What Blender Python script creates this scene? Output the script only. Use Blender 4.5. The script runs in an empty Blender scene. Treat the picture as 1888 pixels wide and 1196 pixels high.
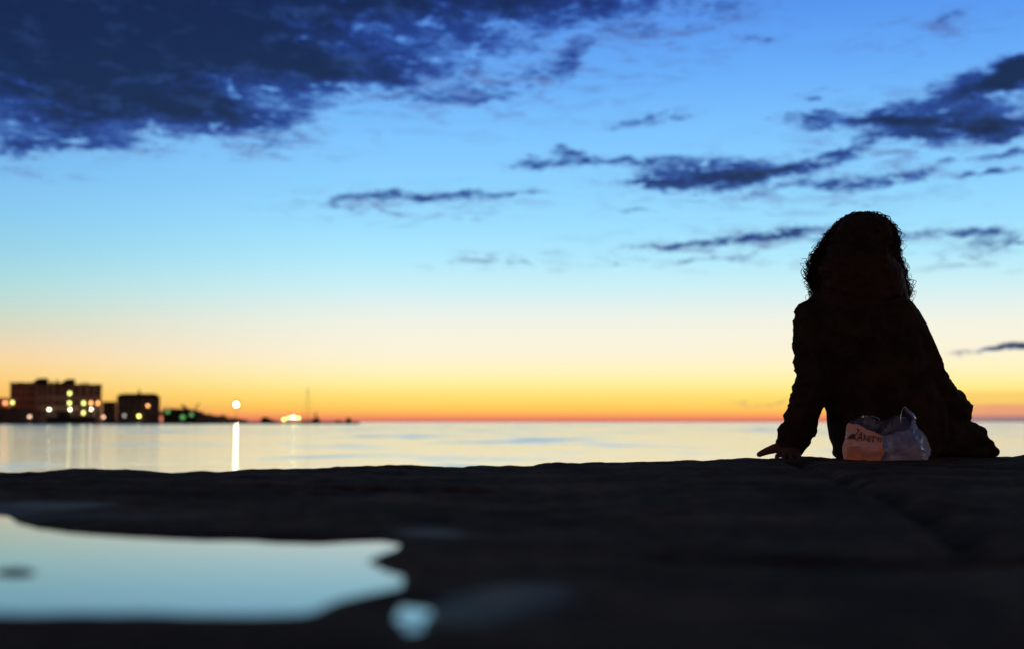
import bpy, bmesh, math, random
import numpy as np
from mathutils import Vector, Matrix, noise as mnoise

random.seed(7)
rng = np.random.default_rng(11)
R = math.radians
C = bpy.context.scene
COL = C.collection

# ------------------------------------------------------------------ camera
F = 2622.0                      # focal length in photo pixels (photo is 1888 wide)
HORIZON = 777.3
CAM_H = 0.12                    # the lens is 12 cm above the quay stones
SEA_Z = -0.98
PITCH = math.atan2(HORIZON - 598.0, F)
cam_d = bpy.data.cameras.new('camera')
cam = bpy.data.objects.new('camera', cam_d)
COL.objects.link(cam)
cam.location = (0, 0, CAM_H)
cam.rotation_euler = (math.pi / 2 + PITCH, 0, 0)
cam_d.sensor_width = 36.0
cam_d.lens = 36.0 * F / 1888.0
cam_d.clip_start = 0.05
cam_d.clip_end = 200000
cam_d.dof.use_dof = True
cam_d.dof.focus_distance = 4.72
cam_d.dof.aperture_fstop = 2.7
C.camera = cam
C.render.resolution_x = 1024
C.render.resolution_y = 648

C.view_settings.view_transform = 'Standard'
C.view_settings.look = 'None'
C.view_settings.exposure = 0.0
C.view_settings.gamma = 1.0
C.render.engine = 'CYCLES'
C.cycles.use_denoising = True
C.cycles.max_bounces = 8
C.cycles.sample_clamp_indirect = 6.0
C.cycles.caustics_reflective = False
C.cycles.caustics_refractive = False


def ray(px, py):
    u = (px - 944.0) / F
    v = (598.0 - py) / F
    c, s = math.cos(PITCH), math.sin(PITCH)
    return u, c - v * s, s + v * c


def P(px, py, Y):
    """point seen at photo pixel px, py that lies at distance Y"""
    x, y, z = ray(px, py)
    k = Y / y
    return Vector((x * k, Y, CAM_H + z * k))


def G(px, py, z=0.0):
    """point of the horizontal plane at height z seen at photo pixel px, py"""
    x, y, zz = ray(px, py)
    k = (z - CAM_H) / zz
    return Vector((x * k, y * k, z))


def azel(px, py):
    x, y, z = ray(px, py)
    return math.atan2(x, y), math.asin(z / math.sqrt(x * x + y * y + z * z))


# ------------------------------------------------------------------ node helpers
class NT:
    def __init__(s, tree):
        s.t = tree
        s.n = tree.nodes
        s.l = tree.links

    def node(s, typ, **kw):
        nd = s.n.new(typ)
        for k, v in kw.items():
            setattr(nd, k, v)
        return nd

    def put(s, sock, v):
        if isinstance(v, bpy.types.NodeSocket):
            s.l.new(v, sock)
        elif v is not None:
            if sock.type == 'RGBA' and len(v) == 3:
                v = (*v, 1)
            sock.default_value = v

    def math(s, op, a, b=None, c=None, clamp=False):
        nd = s.node('ShaderNodeMath', operation=op, use_clamp=clamp)
        s.put(nd.inputs[0], a)
        if b is not None:
            s.put(nd.inputs[1], b)
        if c is not None:
            s.put(nd.inputs[2], c)
        return nd.outputs[0]

    def mix(s, f, a, b, typ='MIX'):
        nd = s.node('ShaderNodeMix', data_type='RGBA', blend_type=typ)
        s.put(nd.inputs[0], f)
        s.put(nd.inputs[6], a)
        s.put(nd.inputs[7], b)
        return nd.outputs[2]

    def ramp(s, f, stops, interp='LINEAR'):
        nd = s.node('ShaderNodeValToRGB')
        cr = nd.color_ramp
        cr.interpolation = interp
        while len(cr.elements) > 1:
            cr.elements.remove(cr.elements[-1])
        for i, (p, c) in enumerate(stops):
            e = cr.elements[0] if i == 0 else cr.elements.new(p)
            e.position = p
            if not hasattr(c, '__len__'):
                c = (c, c, c)
            e.color = (*c[:3], 1)
        s.put(nd.inputs[0], f)
        return nd.outputs[0]

    def smooth(s, v, a, b, o0=0.0, o1=1.0, typ='SMOOTHSTEP'):
        nd = s.node('ShaderNodeMapRange', interpolation_type=typ)
        s.put(nd.inputs[0], v)
        nd.inputs[1].default_value = a
        nd.inputs[2].default_value = b
        nd.inputs[3].default_value = o0
        nd.inputs[4].default_value = o1
        return nd.outputs[0]

    def combine(s, x, y, z):
        nd = s.node('ShaderNodeCombineXYZ')
        for i, v in enumerate((x, y, z)):
            s.put(nd.inputs[i], v)
        return nd.outputs[0]

    def noise(s, vec, scale, detail=4, rough=0.55, dist=0.0, out=0, lac=2.0):
        nd = s.node('ShaderNodeTexNoise')
        s.put(nd.inputs['Vector'], vec)
        nd.inputs['Scale'].default_value = scale
        nd.inputs['Detail'].default_value = detail
        nd.inputs['Roughness'].default_value = rough
        nd.inputs['Lacunarity'].default_value = lac
        nd.inputs['Distortion'].default_value = dist
        return nd.outputs[out]

    def vmath(s, op, a, b=None):
        nd = s.node('ShaderNodeVectorMath', operation=op)
        s.put(nd.inputs[0], a)
        if b is not None:
            s.put(nd.inputs[1], b)
        return nd.outputs[0]


def lin(r, g, b):
    def f(c):
        c /= 255.0
        return c / 12.92 if c <= 0.04045 else ((c + 0.055) / 1.055) ** 2.4
    return (f(r), f(g), f(b))


# ------------------------------------------------------------------ sky (world)
world = bpy.data.worlds.new('World')
C.world = world
world.use_nodes = True
W = NT(world.node_tree)
W.n.clear()
tc = W.node('ShaderNodeTexCoord')
sep = W.node('ShaderNodeSeparateXYZ')
W.l.new(tc.outputs['Generated'], sep.inputs[0])
dx, dy, dz = sep.outputs
K = F / 100.0                                  # 1 unit of az / el = 100 photo pixels
az = W.math('MULTIPLY', W.math('ARCTAN2', dx, dy), K)
el_r = W.math('ARCSINE', dz)
el = W.math('MULTIPLY', el_r, K)               # 0 at the horizon, about 7.8 at the top of the view

# clear evening sky, by elevation: on the side of the afterglow and further to the left.
# 0..10 units of elevation map to 0..0.8 of the ramp, the rest of the dome to 0.8..1
elp = W.math('MAXIMUM', el, 0.0)
f_el = W.math('MINIMUM', W.math('MULTIPLY', elp, 0.08),
              W.math('ADD', W.math('MULTIPLY', elp, 0.0064), 0.736))
def st(py, *c):
    return (0.08 * (HORIZON - py) / 100.0, lin(*c))
glow = W.ramp(f_el, [
    st(777, 196, 106, 116), st(771, 238, 130, 98), st(765, 253, 166, 94), st(756, 255, 194, 94),
    st(744, 255, 212, 100), st(728, 255, 226, 118), st(705, 255, 240, 160), st(680, 254, 244, 194),
    st(650, 252, 243, 216), st(600, 243, 243, 228), st(565, 226, 241, 238), st(530, 204, 240, 246),
    st(480, 178, 234, 253), st(420, 158, 223, 255), st(350, 142, 211, 255), st(260, 128, 198, 255),
    st(150, 106, 175, 250), st(40, 88, 152, 240), (0.72, lin(72, 118, 185)), (0.80, lin(58, 74, 108)),
    (0.88, lin(46, 52, 70)), (1.0, lin(38, 40, 52))])
side = W.ramp(f_el, [
    st(777, 222, 110, 80), st(765, 240, 132, 76), st(752, 248, 158, 84), st(735, 250, 178, 94),
    st(715, 250, 190, 104), st(690, 250, 200, 122), st(665, 246, 205, 146), st(640, 230, 206, 168),
    st(615, 210, 208, 180), st(580, 186, 212, 198), st(540, 166, 214, 216), st(480, 146, 204, 226),
    st(400, 130, 194, 236), st(330, 118, 182, 236), st(200, 98, 160, 228), st(40, 80, 138, 214),
    (0.72, lin(62, 102, 165)), (0.80, lin(52, 68, 100)),
    (0.88, lin(42, 48, 66)), (1.0, lin(38, 40, 52))])
s_f = W.smooth(az, -12.5, -1.5, 1.0, 0.0)
clear = W.mix(s_f, glow, side)
# the far side of the dome is night already, with a low warm glow added to light the bag
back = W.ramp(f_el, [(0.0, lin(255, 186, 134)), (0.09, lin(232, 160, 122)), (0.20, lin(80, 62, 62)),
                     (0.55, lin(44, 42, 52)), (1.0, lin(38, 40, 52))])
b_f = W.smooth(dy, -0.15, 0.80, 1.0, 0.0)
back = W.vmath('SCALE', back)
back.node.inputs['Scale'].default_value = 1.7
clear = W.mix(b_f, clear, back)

# clouds: a field made of soft patches at given azimuth / elevation, torn by stretched noise
vec0 = W.combine(az, el, 0.0)
warp = W.noise(W.vmath('MULTIPLY', vec0, (0.9, 1.9, 1.0)), 0.9, 3, 0.55, out=1)
warp = W.vmath('MULTIPLY', W.vmath('SUBTRACT', warp, (0.5, 0.5, 0.5)), (1.5, 0.55, 0.0))
vecw = W.vmath('ADD', vec0, warp)
warp2 = W.noise(W.vmath('MULTIPLY', vec0, (1.0, 1.8, 1.0)), 4.0, 3, 0.6, out=1)
warp2 = W.vmath('MULTIPLY', W.vmath('SUBTRACT', warp2, (0.5, 0.5, 0.5)), (0.45, 0.16, 0.0))
vecw = W.vmath('ADD', vecw, warp2)

PATCH = [
    # px, py, half width, half height, tilt (deg, + = right side up), weight
    (0, 40, 620, 200, 0, 1.7), (330, 30, 640, 150, 2, 1.3), (760, 0, 560, 85, 3, 1.2), (1120, -15, 330, 75, 4, .9),
    (500, 110, 420, 90, 3, .55), (950, 25, 260, 60, 3, .35),
    (120, 175, 460, 90, 2, .75), (430, 215, 210, 48, -6, .65), (120, 268, 200, 26, 4, .75), (20, 280, 90, 26, 0, .6),
    (150, 225, 380, 50, 3, .7), (330, 190, 300, 50, -3, .5), (650, 110, 260, 60, 2, .5), (800, 120, 260, 50, 6, .35), (1180, 60, 260, 40, 4, .35),
    (1380, 15, 140, 40, 4, .3), (900, 180, 160, 18, 3, .3),
    (560, 135, 300, 60, 0, .6), (700, 150, 170, 30, -4, .35), (880, 72, 150, 40, 0, .4), (1000, 138, 150, 36, 18, .6),
    (1066, 108, 70, 32, 40, .5), (868, 156, 110, 30, 5, .45), (745, 190, 170, 22, 4, .4),
    (560, 190, 70, 22, 0, .45), (512, 266, 100, 20, 4, .42), (580, 285, 45, 10, 0, .3), (60, 325, 70, 9, 3, .3),
    (1192, 221, 110, 22, 6, .75), (1500, 176, 60, 11, 3, .6), (1755, 36, 110, 22, 15, .4), (1380, 80, 90, 22, -12, .4),
    (1620, 80, 60, 18, 0, .2), (1300, 120, 70, 16, 0, .15),
    (1850, 150, 190, 52, 13, 1.2), (1900, 130, 140, 46, 8, .8), (1810, 228, 230, 40, 2, 1.1), (1660, 222, 190, 24, 2, .8), (1700, 248, 200, 16, 2, .5),
    (1490, 215, 90, 19, 4, .8), (1566, 232, 120, 18, 3, .65), (1700, 190, 100, 16, 6, .35),
    (1010, 300, 120, 20, 2, .75), (1065, 283, 80, 13, -12, .5), (1170, 293, 150, 12, 0, .6),
    (1310, 322, 250, 36, 1, .85), (1230, 343, 140, 17, 0, .65), (1155, 338, 76, 13, 0, .45), (1440, 314, 160, 24, 7, .85),
    (1560, 284, 90, 17, 8, .6), (1640, 262, 80, 13, 6, .3), (1860, 252, 190, 20, 1, .6), (1740, 300, 170, 10, 2, .35), (1575, 338, 160, 22, 3, .75), (1695, 322, 90, 14, 14, .55),
    (1790, 320, 120, 9, 6, .45), (1400, 358, 110, 11, 12, .5), (1870, 281, 110, 11, 2, .6), (1520, 353, 80, 11, 0, .4),
    (1872, 305, 80, 7, 8, .35), (1230, 305, 160, 30, 0, .25),
    (612, 379, 62, 12, 6, .6), (690, 366, 140, 16, 3, .7), (772, 371, 80, 17, 0, .65), (652, 389, 52, 9, -6, .5),
    (882, 361, 120, 15, 3, .7), (985, 360, 80, 7, -2, .35), (872, 404, 84, 8, 5, .35), (1172, 388, 70, 7, -2, .35),
    (1340, 443, 210, 15, 4, .65), (1455, 431, 120, 12, 2, .6), (1242, 449, 70, 10, 0, .4), (1145, 455, 64, 11, 2, .38),
    (1770, 434, 230, 17, -2, .7), (1858, 450, 90, 14, 0, .6), (1300, 481, 150, 8, 3, .4), (1110, 488, 70, 7, 2, .34),
    (1392, 465, 60, 10, 8, .3), (1800, 470, 60, 6, 0, .25), (1520, 440, 180, 16, 0, .3),
    (835, 488, 32, 12, 10, .32), (966, 483, 46, 11, 3, .42), (910, 474, 40, 7, 0, .2),
    (1880, 637, 140, 10, 2, 1.1), (1425, 741, 95, 5, 0, .38), (1700, 741, 110, 5, 0, .25),
    (1560, 380, 150, 10, 4, .25), (1830, 382, 80, 10, 2, .22),
]
field = None
for (px, py, rx, ry, rot, w) in PATCH:
    a, e = azel(px, py)
    mp = W.node('ShaderNodeMapping', vector_type='TEXTURE')
    W.l.new(vecw, mp.inputs['Vector'])
    mp.inputs['Location'].default_value = (a * K, e * K, 0)
    mp.inputs['Rotation'].default_value = (0, 0, R(rot))
    mp.inputs['Scale'].default_value = (rx / 100 * (1.15 if ry > 60 else 1.32), ry / 100 * (1.25 if ry > 60 else 1.32), 1.0)
    gr = W.node('ShaderNodeTexGradient', gradient_type='QUADRATIC_SPHERE')
    W.l.new(mp.outputs[0], gr.inputs[0])
    field = W.math('MULTIPLY_ADD', gr.outputs['Fac'], 2.0 * w * (1.18 if px > 1100 and py > 100 else 1.0), field if field is not None else 0.0)
n_big = W.noise(W.vmath('MULTIPLY', vec0, (0.8, 2.0, 1.0)), 1.15, 5, 0.62, 0.25)
n_fine = W.noise(W.vmath('MULTIPLY', vec0, (0.85, 2.7, 1.0)), 4.4, 5, 0.64, 0.4)
nz = W.math('ADD', W.math('MULTIPLY', n_big, 1.05), W.math('MULTIPLY', n_fine, 0.95))   # about 1.0 +- 0.25
nz = W.math('SUBTRACT', nz, 1.0)
amp = W.smooth(field, 0.02, 0.45, 0.25, 2.1)
dens = W.math('MULTIPLY_ADD', nz, amp, field)
rift_n = W.noise(W.vmath('MULTIPLY', vec0, (0.75, 1.9, 1.0)), 2.1, 5, 0.62, 0.5)
dens = W.math('SUBTRACT', dens, W.math('MULTIPLY', W.smooth(rift_n, 0.48, 0.72), W.math('MULTIPLY', W.smooth(field, 0.5, 1.7, 0.35, 1.0), W.smooth(field, 1.9, 3.6, 1.2, 0.0))))
alpha = W.smooth(dens, 0.0, 1.5)
veil = None
for (px, py, rx, ry, rot, w) in [(1480, 330, 560, 120, 2, .8), (760, 380, 420, 60, 2, .7), (1420, 455, 560, 60, 1, .8), (900, 150, 560, 140, 4, .95),
                                 (520, 262, 280, 50, 3, .8), (1760, 220, 360, 130, 3, .9), (900, 480, 220, 28, 0, .7), (1260, 60, 300, 90, 0, .8),
                                 (300, 250, 460, 70, 3, .9), (1700, 60, 260, 60, 4, .6), (1800, 480, 200, 40, 0, .6), (90, 325, 150, 22, 0, .7)]:
    a, e = azel(px, py)
    mp = W.node('ShaderNodeMapping', vector_type='TEXTURE')
    W.l.new(vecw, mp.inputs['Vector'])
    mp.inputs['Location'].default_value = (a * K, e * K, 0)
    mp.inputs['Rotation'].default_value = (0, 0, R(rot))
    mp.inputs['Scale'].default_value = (rx / 100, ry / 100, 1.0)
    gr = W.node('ShaderNodeTexGradient', gradient_type='QUADRATIC_SPHERE')
    W.l.new(mp.outputs[0], gr.inputs[0])
    veil = W.math('MULTIPLY_ADD', gr.outputs['Fac'], w * 1.6, veil if veil is not None else 0.0)
veil_n = W.noise(W.vmath('ADD', W.vmath('MULTIPLY', vec0, (0.62, 2.6, 1.0)), (7.0, 3.0, 0.0)), 1.9, 6, 0.66, 0.45)
veil_a = W.math('MULTIPLY', W.smooth(veil_n, 0.45, 0.68), W.math('MINIMUM', veil, 0.75))
thick = W.smooth(W.math('MULTIPLY_ADD', nz, -0.9, dens), 0.9, 2.5)
# cloud colour: thin lavender grey veil, blue body, navy core; warmer close to the horizon
c_thin = W.ramp(W.math('MULTIPLY', elp, 0.1), [(0.0, lin(226, 140, 112)), (0.06, lin(214, 150, 120)),
                                              (0.13, lin(110, 124, 160)), (0.30, lin(134, 146, 190)), (0.8, lin(92, 118, 180))])
c_body = W.ramp(W.math('MULTIPLY', elp, 0.1), [(0.0, lin(186, 120, 110)), (0.08, lin(88, 98, 130)), (0.14, lin(44, 82, 132)),
                                              (0.45, lin(36, 68, 152)), (0.8, lin(34, 62, 146))])
c_core = lin(13, 26, 66)
c_cl = W.mix(W.smooth(dens, 0.15, 0.85), c_thin, c_body)
c_cl = W.mix(thick, c_cl, c_core)
# brighter rifts inside the big bank
rift = W.smooth(W.noise(W.vmath('MULTIPLY', vec0, (0.7, 1.8, 1.0)), 1.7, 5, 0.65, 0.4), 0.50, 0.72)
c_cl = W.mix(W.math('MULTIPLY', rift, W.smooth(field, 1.2, 3.2, 0.45, 0.10)), c_cl, lin(74, 118, 206))
a_fin = W.math('MULTIPLY', alpha, 0.96)
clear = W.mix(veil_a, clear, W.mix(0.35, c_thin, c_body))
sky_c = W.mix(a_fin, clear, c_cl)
# low reddish veil and grey bank over the far right horizon
low_n = W.noise(W.vmath('MULTIPLY', vec0, (0.35, 2.0, 1.0)), 1.6, 3, 0.5)
fwd = W.math('SUBTRACT', 1.0, b_f)
a_r = W.math('MULTIPLY', W.math('MULTIPLY', fwd, W.smooth(az, 6.3, 8.9)), W.math('MULTIPLY', W.smooth(el, 0.28, 0.36, 1.0, 0.0), 0.75))
sky_c = W.mix(a_r, sky_c, lin(228, 150, 126))
a_o = W.math('MULTIPLY', W.math('MULTIPLY', fwd, W.smooth(az, 6.6, 8.6)), W.math('MULTIPLY', W.smooth(el, 0.50, 0.56, 1.0, 0.0), W.smooth(el, 0.30, 0.36)))
sky_c = W.mix(W.math('MULTIPLY', a_o, 0.6), sky_c, lin(248, 198, 110))
a_g = W.math('MULTIPLY', W.math('MULTIPLY', fwd, W.smooth(az, 5.6, 9.0)), W.smooth(el, 0.05, 0.16, 1.0, 0.0))
sky_c = W.mix(W.math('MULTIPLY', a_g, 0.85), sky_c, lin(128, 122, 134))
a_b = W.math('MULTIPLY', W.math('MULTIPLY', fwd, W.smooth(az, -7.4, -4.6, 1.0, 0.0)),
             W.math('MULTIPLY', W.smooth(el, 0.22, 0.34, 1.0, 0.0), W.smooth(low_n, 0.35, 0.6)))
sky_c = W.mix(W.math('MULTIPLY', a_b, 0.5), sky_c, lin(190, 140, 130))

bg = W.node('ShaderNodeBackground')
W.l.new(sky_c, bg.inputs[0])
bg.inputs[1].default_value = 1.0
# the physical twilight scattering is added underneath, with the sun just below the horizon
nish = W.node('ShaderNodeTexSky', sky_type='NISHITA', sun_disc=False)
nish.sun_elevation = R(-3.5)
nish.sun_rotation = R(2)
bg2 = W.node('ShaderNodeBackground')
W.l.new(nish.outputs[0], bg2.inputs[0])
bg2.inputs[1].default_value = 0.02
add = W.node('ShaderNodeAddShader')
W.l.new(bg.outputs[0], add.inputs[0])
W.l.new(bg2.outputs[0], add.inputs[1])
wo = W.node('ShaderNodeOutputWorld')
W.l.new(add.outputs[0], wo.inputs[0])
world.cycles.sampling_method = 'MANUAL'
world.cycles.sample_map_resolution = 1024


# ------------------------------------------------------------------ materials
def mat(name, color, rough=0.7, spec=0.3, var=0.25, scale=8.0, bump=0.0, bscale=40.0, metallic=0.0, coord='Object',
        trans=None):
    m = bpy.data.materials.new(name)
    m.use_nodes = True
    T = NT(m.node_tree)
    b = T.n['Principled BSDF']
    t = T.node('ShaderNodeTexCoord')
    v = t.outputs[coord]
    nz_ = T.noise(v, scale, 5, 0.6)
    dark = tuple(c * (1 - var) for c in color)
    lite = tuple(min(1, c * (1 + var)) for c in color)
    T.l.new(T.mix(T.smooth(nz_, 0.3, 0.7), (*dark, 1), (*lite, 1)), b.inputs['Base Color'])
    b.inputs['Roughness'].default_value = rough
    b.inputs['Specular IOR Level'].default_value = spec
    b.inputs['Metallic'].default_value = metallic
    if bump:
        bp = T.node('ShaderNodeBump')
        bp.inputs['Strength'].default_value = bump
        bp.inputs['Distance'].default_value = 0.01
        T.l.new(T.noise(v, bscale, 5, 0.6), bp.inputs['Height'])
        T.l.new(bp.outputs[0], b.inputs['Normal'])
    return m


def glow_mat(name, color, strength):
    m = bpy.data.materials.new(name)
    m.use_nodes = True
    T = NT(m.node_tree)
    T.n.clear()
    e = T.node('ShaderNodeEmission')
    e.inputs[0].default_value = (*color, 1)
    e.inputs[1].default_value = strength
    o = T.node('ShaderNodeOutputMaterial')
    T.l.new(e.outputs[0], o.inputs[0])
    return m


# ------------------------------------------------------------------ mesh helpers
def link_mesh(name, me, m=None, parent=None, smooth=False):
    me.name = name
    o = bpy.data.objects.new(name, me)
    COL.objects.link(o)
    if m is not None:
        me.materials.clear()
        me.materials.append(m)
    if parent is not None:
        o.parent = parent
    if smooth:
        me.polygons.foreach_set('use_smooth', [True] * len(me.polygons))
    return o


def mesh_np(verts, faces):
    me = bpy.data.meshes.new('m')
    me.from_pydata([tuple(map(float, v)) for v in verts], [], [tuple(map(int, f)) for f in faces])
    me.update()
    return me


def tag(o, label=None, cat=None, group=None, kind=None):
    if label:
        o['label'] = label
    if cat:
        o['category'] = cat
    if group:
        o['group'] = group
    if kind:
        o['kind'] = kind
    return o


def empty(name, loc=(0, 0, 0), rz=0.0):
    o = bpy.data.objects.new(name, None)
    COL.objects.link(o)
    o.location = loc
    o.rotation_euler = (0, 0, rz)
    return o


class MB:
    """collects shapes, builds one mesh object"""
    def __init__(s):
        s.v = []
        s.f = []

    def add(s, vs, fs):
        k = len(s.v)
        s.v += [tuple(v) for v in vs]
        s.f += [tuple(i + k for i in f) for f in fs]
        return s

    def box(s, x0, x1, y0, y1, z0, z1):
        vs = [(x0, y0, z0), (x1, y0, z0), (x1, y1, z0), (x0, y1, z0), (x0, y0, z1), (x1, y0, z1), (x1, y1, z1), (x0, y1, z1)]
        return s.add(vs, [(0, 3, 2, 1), (4, 5, 6, 7), (0, 1, 5, 4), (1, 2, 6, 5), (2, 3, 7, 6), (3, 0, 4, 7)])

    def prism(s, pts, y0, y1):
        """outline in x, z extruded from y0 to y1"""
        n = len(pts)
        vs = [(p[0], y0, p[1]) for p in pts] + [(p[0], y1, p[1]) for p in pts]
        fs = [tuple(range(n)), tuple(range(2 * n - 1, n - 1, -1))]
        for i in range(n):
            j = (i + 1) % n
            fs.append((i, i + n, j + n, j))
        return s.add(vs, fs)

    def loft(s, pts, rads, seg=12, ref=(0, 1, 0), caps=True):
        """closed tube through pts; rads = r or (ra, rb): ra across, rb along ref"""
        pts = [Vector(p) for p in pts]
        rr = [(r, r) if not hasattr(r, '__len__') else r for r in rads]
        P_, R_, T_ = [], [], []
        n = len(pts)
        tans = []
        for i in range(n):
            a = pts[max(0, i - 1)]
            b = pts[min(n - 1, i + 1)]
            tans.append((b - a).normalized())
        if caps:
            for k in (0.98, 0.8, 0.45):
                P_.append(pts[0] - tans[0] * min(rr[0]) * k)
                q = math.sqrt(1 - k * k)
                R_.append((rr[0][0] * q, rr[0][1] * q)); T_.append(tans[0])
        for i in range(n):
            P_.append(pts[i]); R_.append(rr[i]); T_.append(tans[i])
        if caps:
            for k in (0.45, 0.8, 0.98):
                P_.append(pts[-1] + tans[-1] * min(rr[-1]) * k)
                q = math.sqrt(1 - k * k)
                R_.append((rr[-1][0] * q, rr[-1][1] * q)); T_.append(tans[-1])
        vs, fs = [], []
        ref = Vector(ref)
        for p, r, t in zip(P_, R_, T_):
            bb = ref - t * ref.dot(t)
            if bb.length < 1e-3:
                bb = Vector((1, 0.01, 0)) - t * t.x
            bb.normalize()
            aa = t.cross(bb)
            for j in range(seg):
                th = 2 * math.pi * j / seg
                vs.append(p + aa * (r[0] * math.cos(th)) + bb * (r[1] * math.sin(th)))
        m = len(P_)
        for i in range(m - 1):
            for j in range(seg):
                k = (j + 1) % seg
                fs.append((i * seg + j, i * seg + k, (i + 1) * seg + k, (i + 1) * seg + j))
        fs.append(tuple(range(seg - 1, -1, -1)))
        fs.append(tuple((m - 1) * seg + j for j in range(seg)))
        return s.add(vs, fs)

    def ball(s, c, r, seg=14, rot=None):
        if not hasattr(r, '__len__'):
            r = (r, r, r)
        c = Vector(c)
        vs, fs = [], []
        ring = seg // 2 + 1
        for i in range(1, ring):
            ph = math.pi * i / ring
            for j in range(seg):
                th = 2 * math.pi * j / seg
                d = Vector((r[0] * math.sin(ph) * math.cos(th), r[1] * math.sin(ph) * math.sin(th), r[2] * math.cos(ph)))
                if rot is not None:
                    d = rot @ d
                vs.append(c + d)
        top = Vector((0, 0, r[2])); bot = Vector((0, 0, -r[2]))
        if rot is not None:
            top = rot @ top; bot = rot @ bot
        vs.append(c + top); vs.append(c + bot)
        nt, nb = len(vs) - 2, len(vs) - 1
        for i in range(ring - 2):
            for j in range(seg):
                k = (j + 1) % seg
                fs.append((i * seg + j, (i + 1) * seg + j, (i + 1) * seg + k, i * seg + k))
        for j in range(seg):
            k = (j + 1) % seg
            fs.append((nt, j, k))
            fs.append((nb, (ring - 2) * seg + k, (ring - 2) * seg + j))
        return s.add(vs, fs)

    def build(s, name, m=None, parent=None, smooth=False):
        return link_mesh(name, mesh_np(s.v, s.f), m, parent, smooth)

    def fused(s, name, m, parent, voxel, smooth_it=6, dec=None, fac=0.5):
        """one continuous surface grown over all the shapes"""
        tmp = link_mesh('tmp', mesh_np(s.v, s.f))
        md = tmp.modifiers.new('r', 'REMESH')
        md.mode = 'VOXEL'
        md.voxel_size = voxel
        md.use_smooth_shade = True
        if smooth_it:
            ms = tmp.modifiers.new('s', 'SMOOTH')
            ms.iterations = smooth_it
            ms.factor = fac
        if dec:
            mdc = tmp.modifiers.new('d', 'DECIMATE')
            mdc.ratio = dec
        dg = bpy.context.evaluated_depsgraph_get()
        me = bpy.data.meshes.new_from_object(tmp.evaluated_get(dg))
        bpy.data.objects.remove(tmp)
        return link_mesh(name, me, m, parent, True)


def get_co(me):
    a = np.empty(len(me.vertices) * 3, dtype=np.float64)
    me.vertices.foreach_get('co', a)
    return a.reshape(-1, 3)


def set_co(me, a):
    me.vertices.foreach_set('co', a.reshape(-1).astype(np.float32))
    me.update()


# numpy value noise, 2D and 3D
_perm = rng.random((64, 64, 64))
def vnoise(p):
    i = np.floor(p).astype(int)
    f = p - i
    f = f * f * (3 - 2 * f)
    out = 0
    for a in (0, 1):
        for b in (0, 1):
            for c in (0, 1):
                w = (f[..., 0] if a else 1 - f[..., 0]) * (f[..., 1] if b else 1 - f[..., 1]) * (f[..., 2] if c else 1 - f[..., 2])
                out = out + w * _perm[(i[..., 0] + a) % 64, (i[..., 1] + b) % 64, (i[..., 2] + c) % 64]
    return out * 2 - 1


def fbm(p, octv=4, gain=0.5, lac=2.03):
    out, a = 0, 1.0
    for k in range(octv):
        out = out + a * vnoise(p + k * 17.3)
        p = p * lac
        a *= gain
    return out


def displace(o, amp, scale, octv=3, mask=None):
    me = o.data
    co = get_co(me)
    nr = np.empty(len(me.vertices) * 3)
    me.vertices.foreach_get('normal', nr)
    nr = nr.reshape(-1, 3)
    d = fbm(co * np.array(scale), octv) * amp
    if mask is not None:
        d = d * mask(co)
    set_co(me, co + nr * d[:, None])


# ------------------------------------------------------------------ sea
def sea_material():
    m = bpy.data.materials.new('sea_water')
    m.use_nodes = True
    T = NT(m.node_tree)
    b = T.n['Principled BSDF']
    g = T.node('ShaderNodeNewGeometry')
    pos = g.outputs['Position']
    st_ = T.vmath('MULTIPLY', pos, (1.3, 0.8, 1.0))
    n1 = T.noise(st_, 0.11, 5, 0.6, 0.6)         # wind streaks across the bay
    n2 = T.noise(T.vmath('MULTIPLY', pos, (0.8, 0.35, 1.0)), 0.05, 4, 0.6, 0.5)
    calm = T.smooth(T.math('ADD', T.math('MULTIPLY', n1, 0.5), T.math('MULTIPLY', n2, 0.5)), 0.50, 0.60)
    b.inputs['Base Color'].default_value = (1.0, 0.985, 0.965, 1)
    b.inputs['Metallic'].default_value = 1.0
    b.inputs['IOR'].default_value = 1.6
    T.put(b.inputs['Roughness'], T.math('MULTIPLY_ADD', calm, 0.15, 0.100))
    b.inputs['Specular IOR Level'].default_value = 1.0
    bp = T.node('ShaderNodeBump')
    bp.inputs['Strength'].default_value = 0.26
    bp.inputs['Distance'].default_value = 0.25
    wv = T.noise(T.vmath('MULTIPLY', pos, (0.6, 1.0, 1.0)), 0.38, 5, 0.6)
    T.l.new(wv, bp.inputs['Height'])
    T.l.new(bp.outputs[0], b.inputs['Normal'])
    return m


S = 60000.0
sea = MB().add([(-S, -300, SEA_Z), (S, -300, SEA_Z), (S, S, SEA_Z), (-S, S, SEA_Z)], [(0, 1, 2, 3)]).build('sea', sea_material())
tag(sea, 'calm pale sea reflecting the evening sky', kind='structure')

# ------------------------------------------------------------------ quay of worn stone blocks
E_DIR = np.array([0.865, 0.502])
N_DIR = np.array([-0.502, 0.865])
E0 = np.array([0.0, 4.235])


def st_axis(lo, hi, fine, grow, far_lo, far_hi):
    mid = list(np.arange(lo, hi + 1e-6, fine))
    a, stp = lo, fine
    left = []
    while a > far_lo:
        stp *= grow
        a -= stp
        left.append(a)
    a, stp = hi, fine
    right = []
    while a < far_hi:
        stp *= grow
        a += stp
        right.append(a)
    return np.array(left[::-1] + mid + right)


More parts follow.
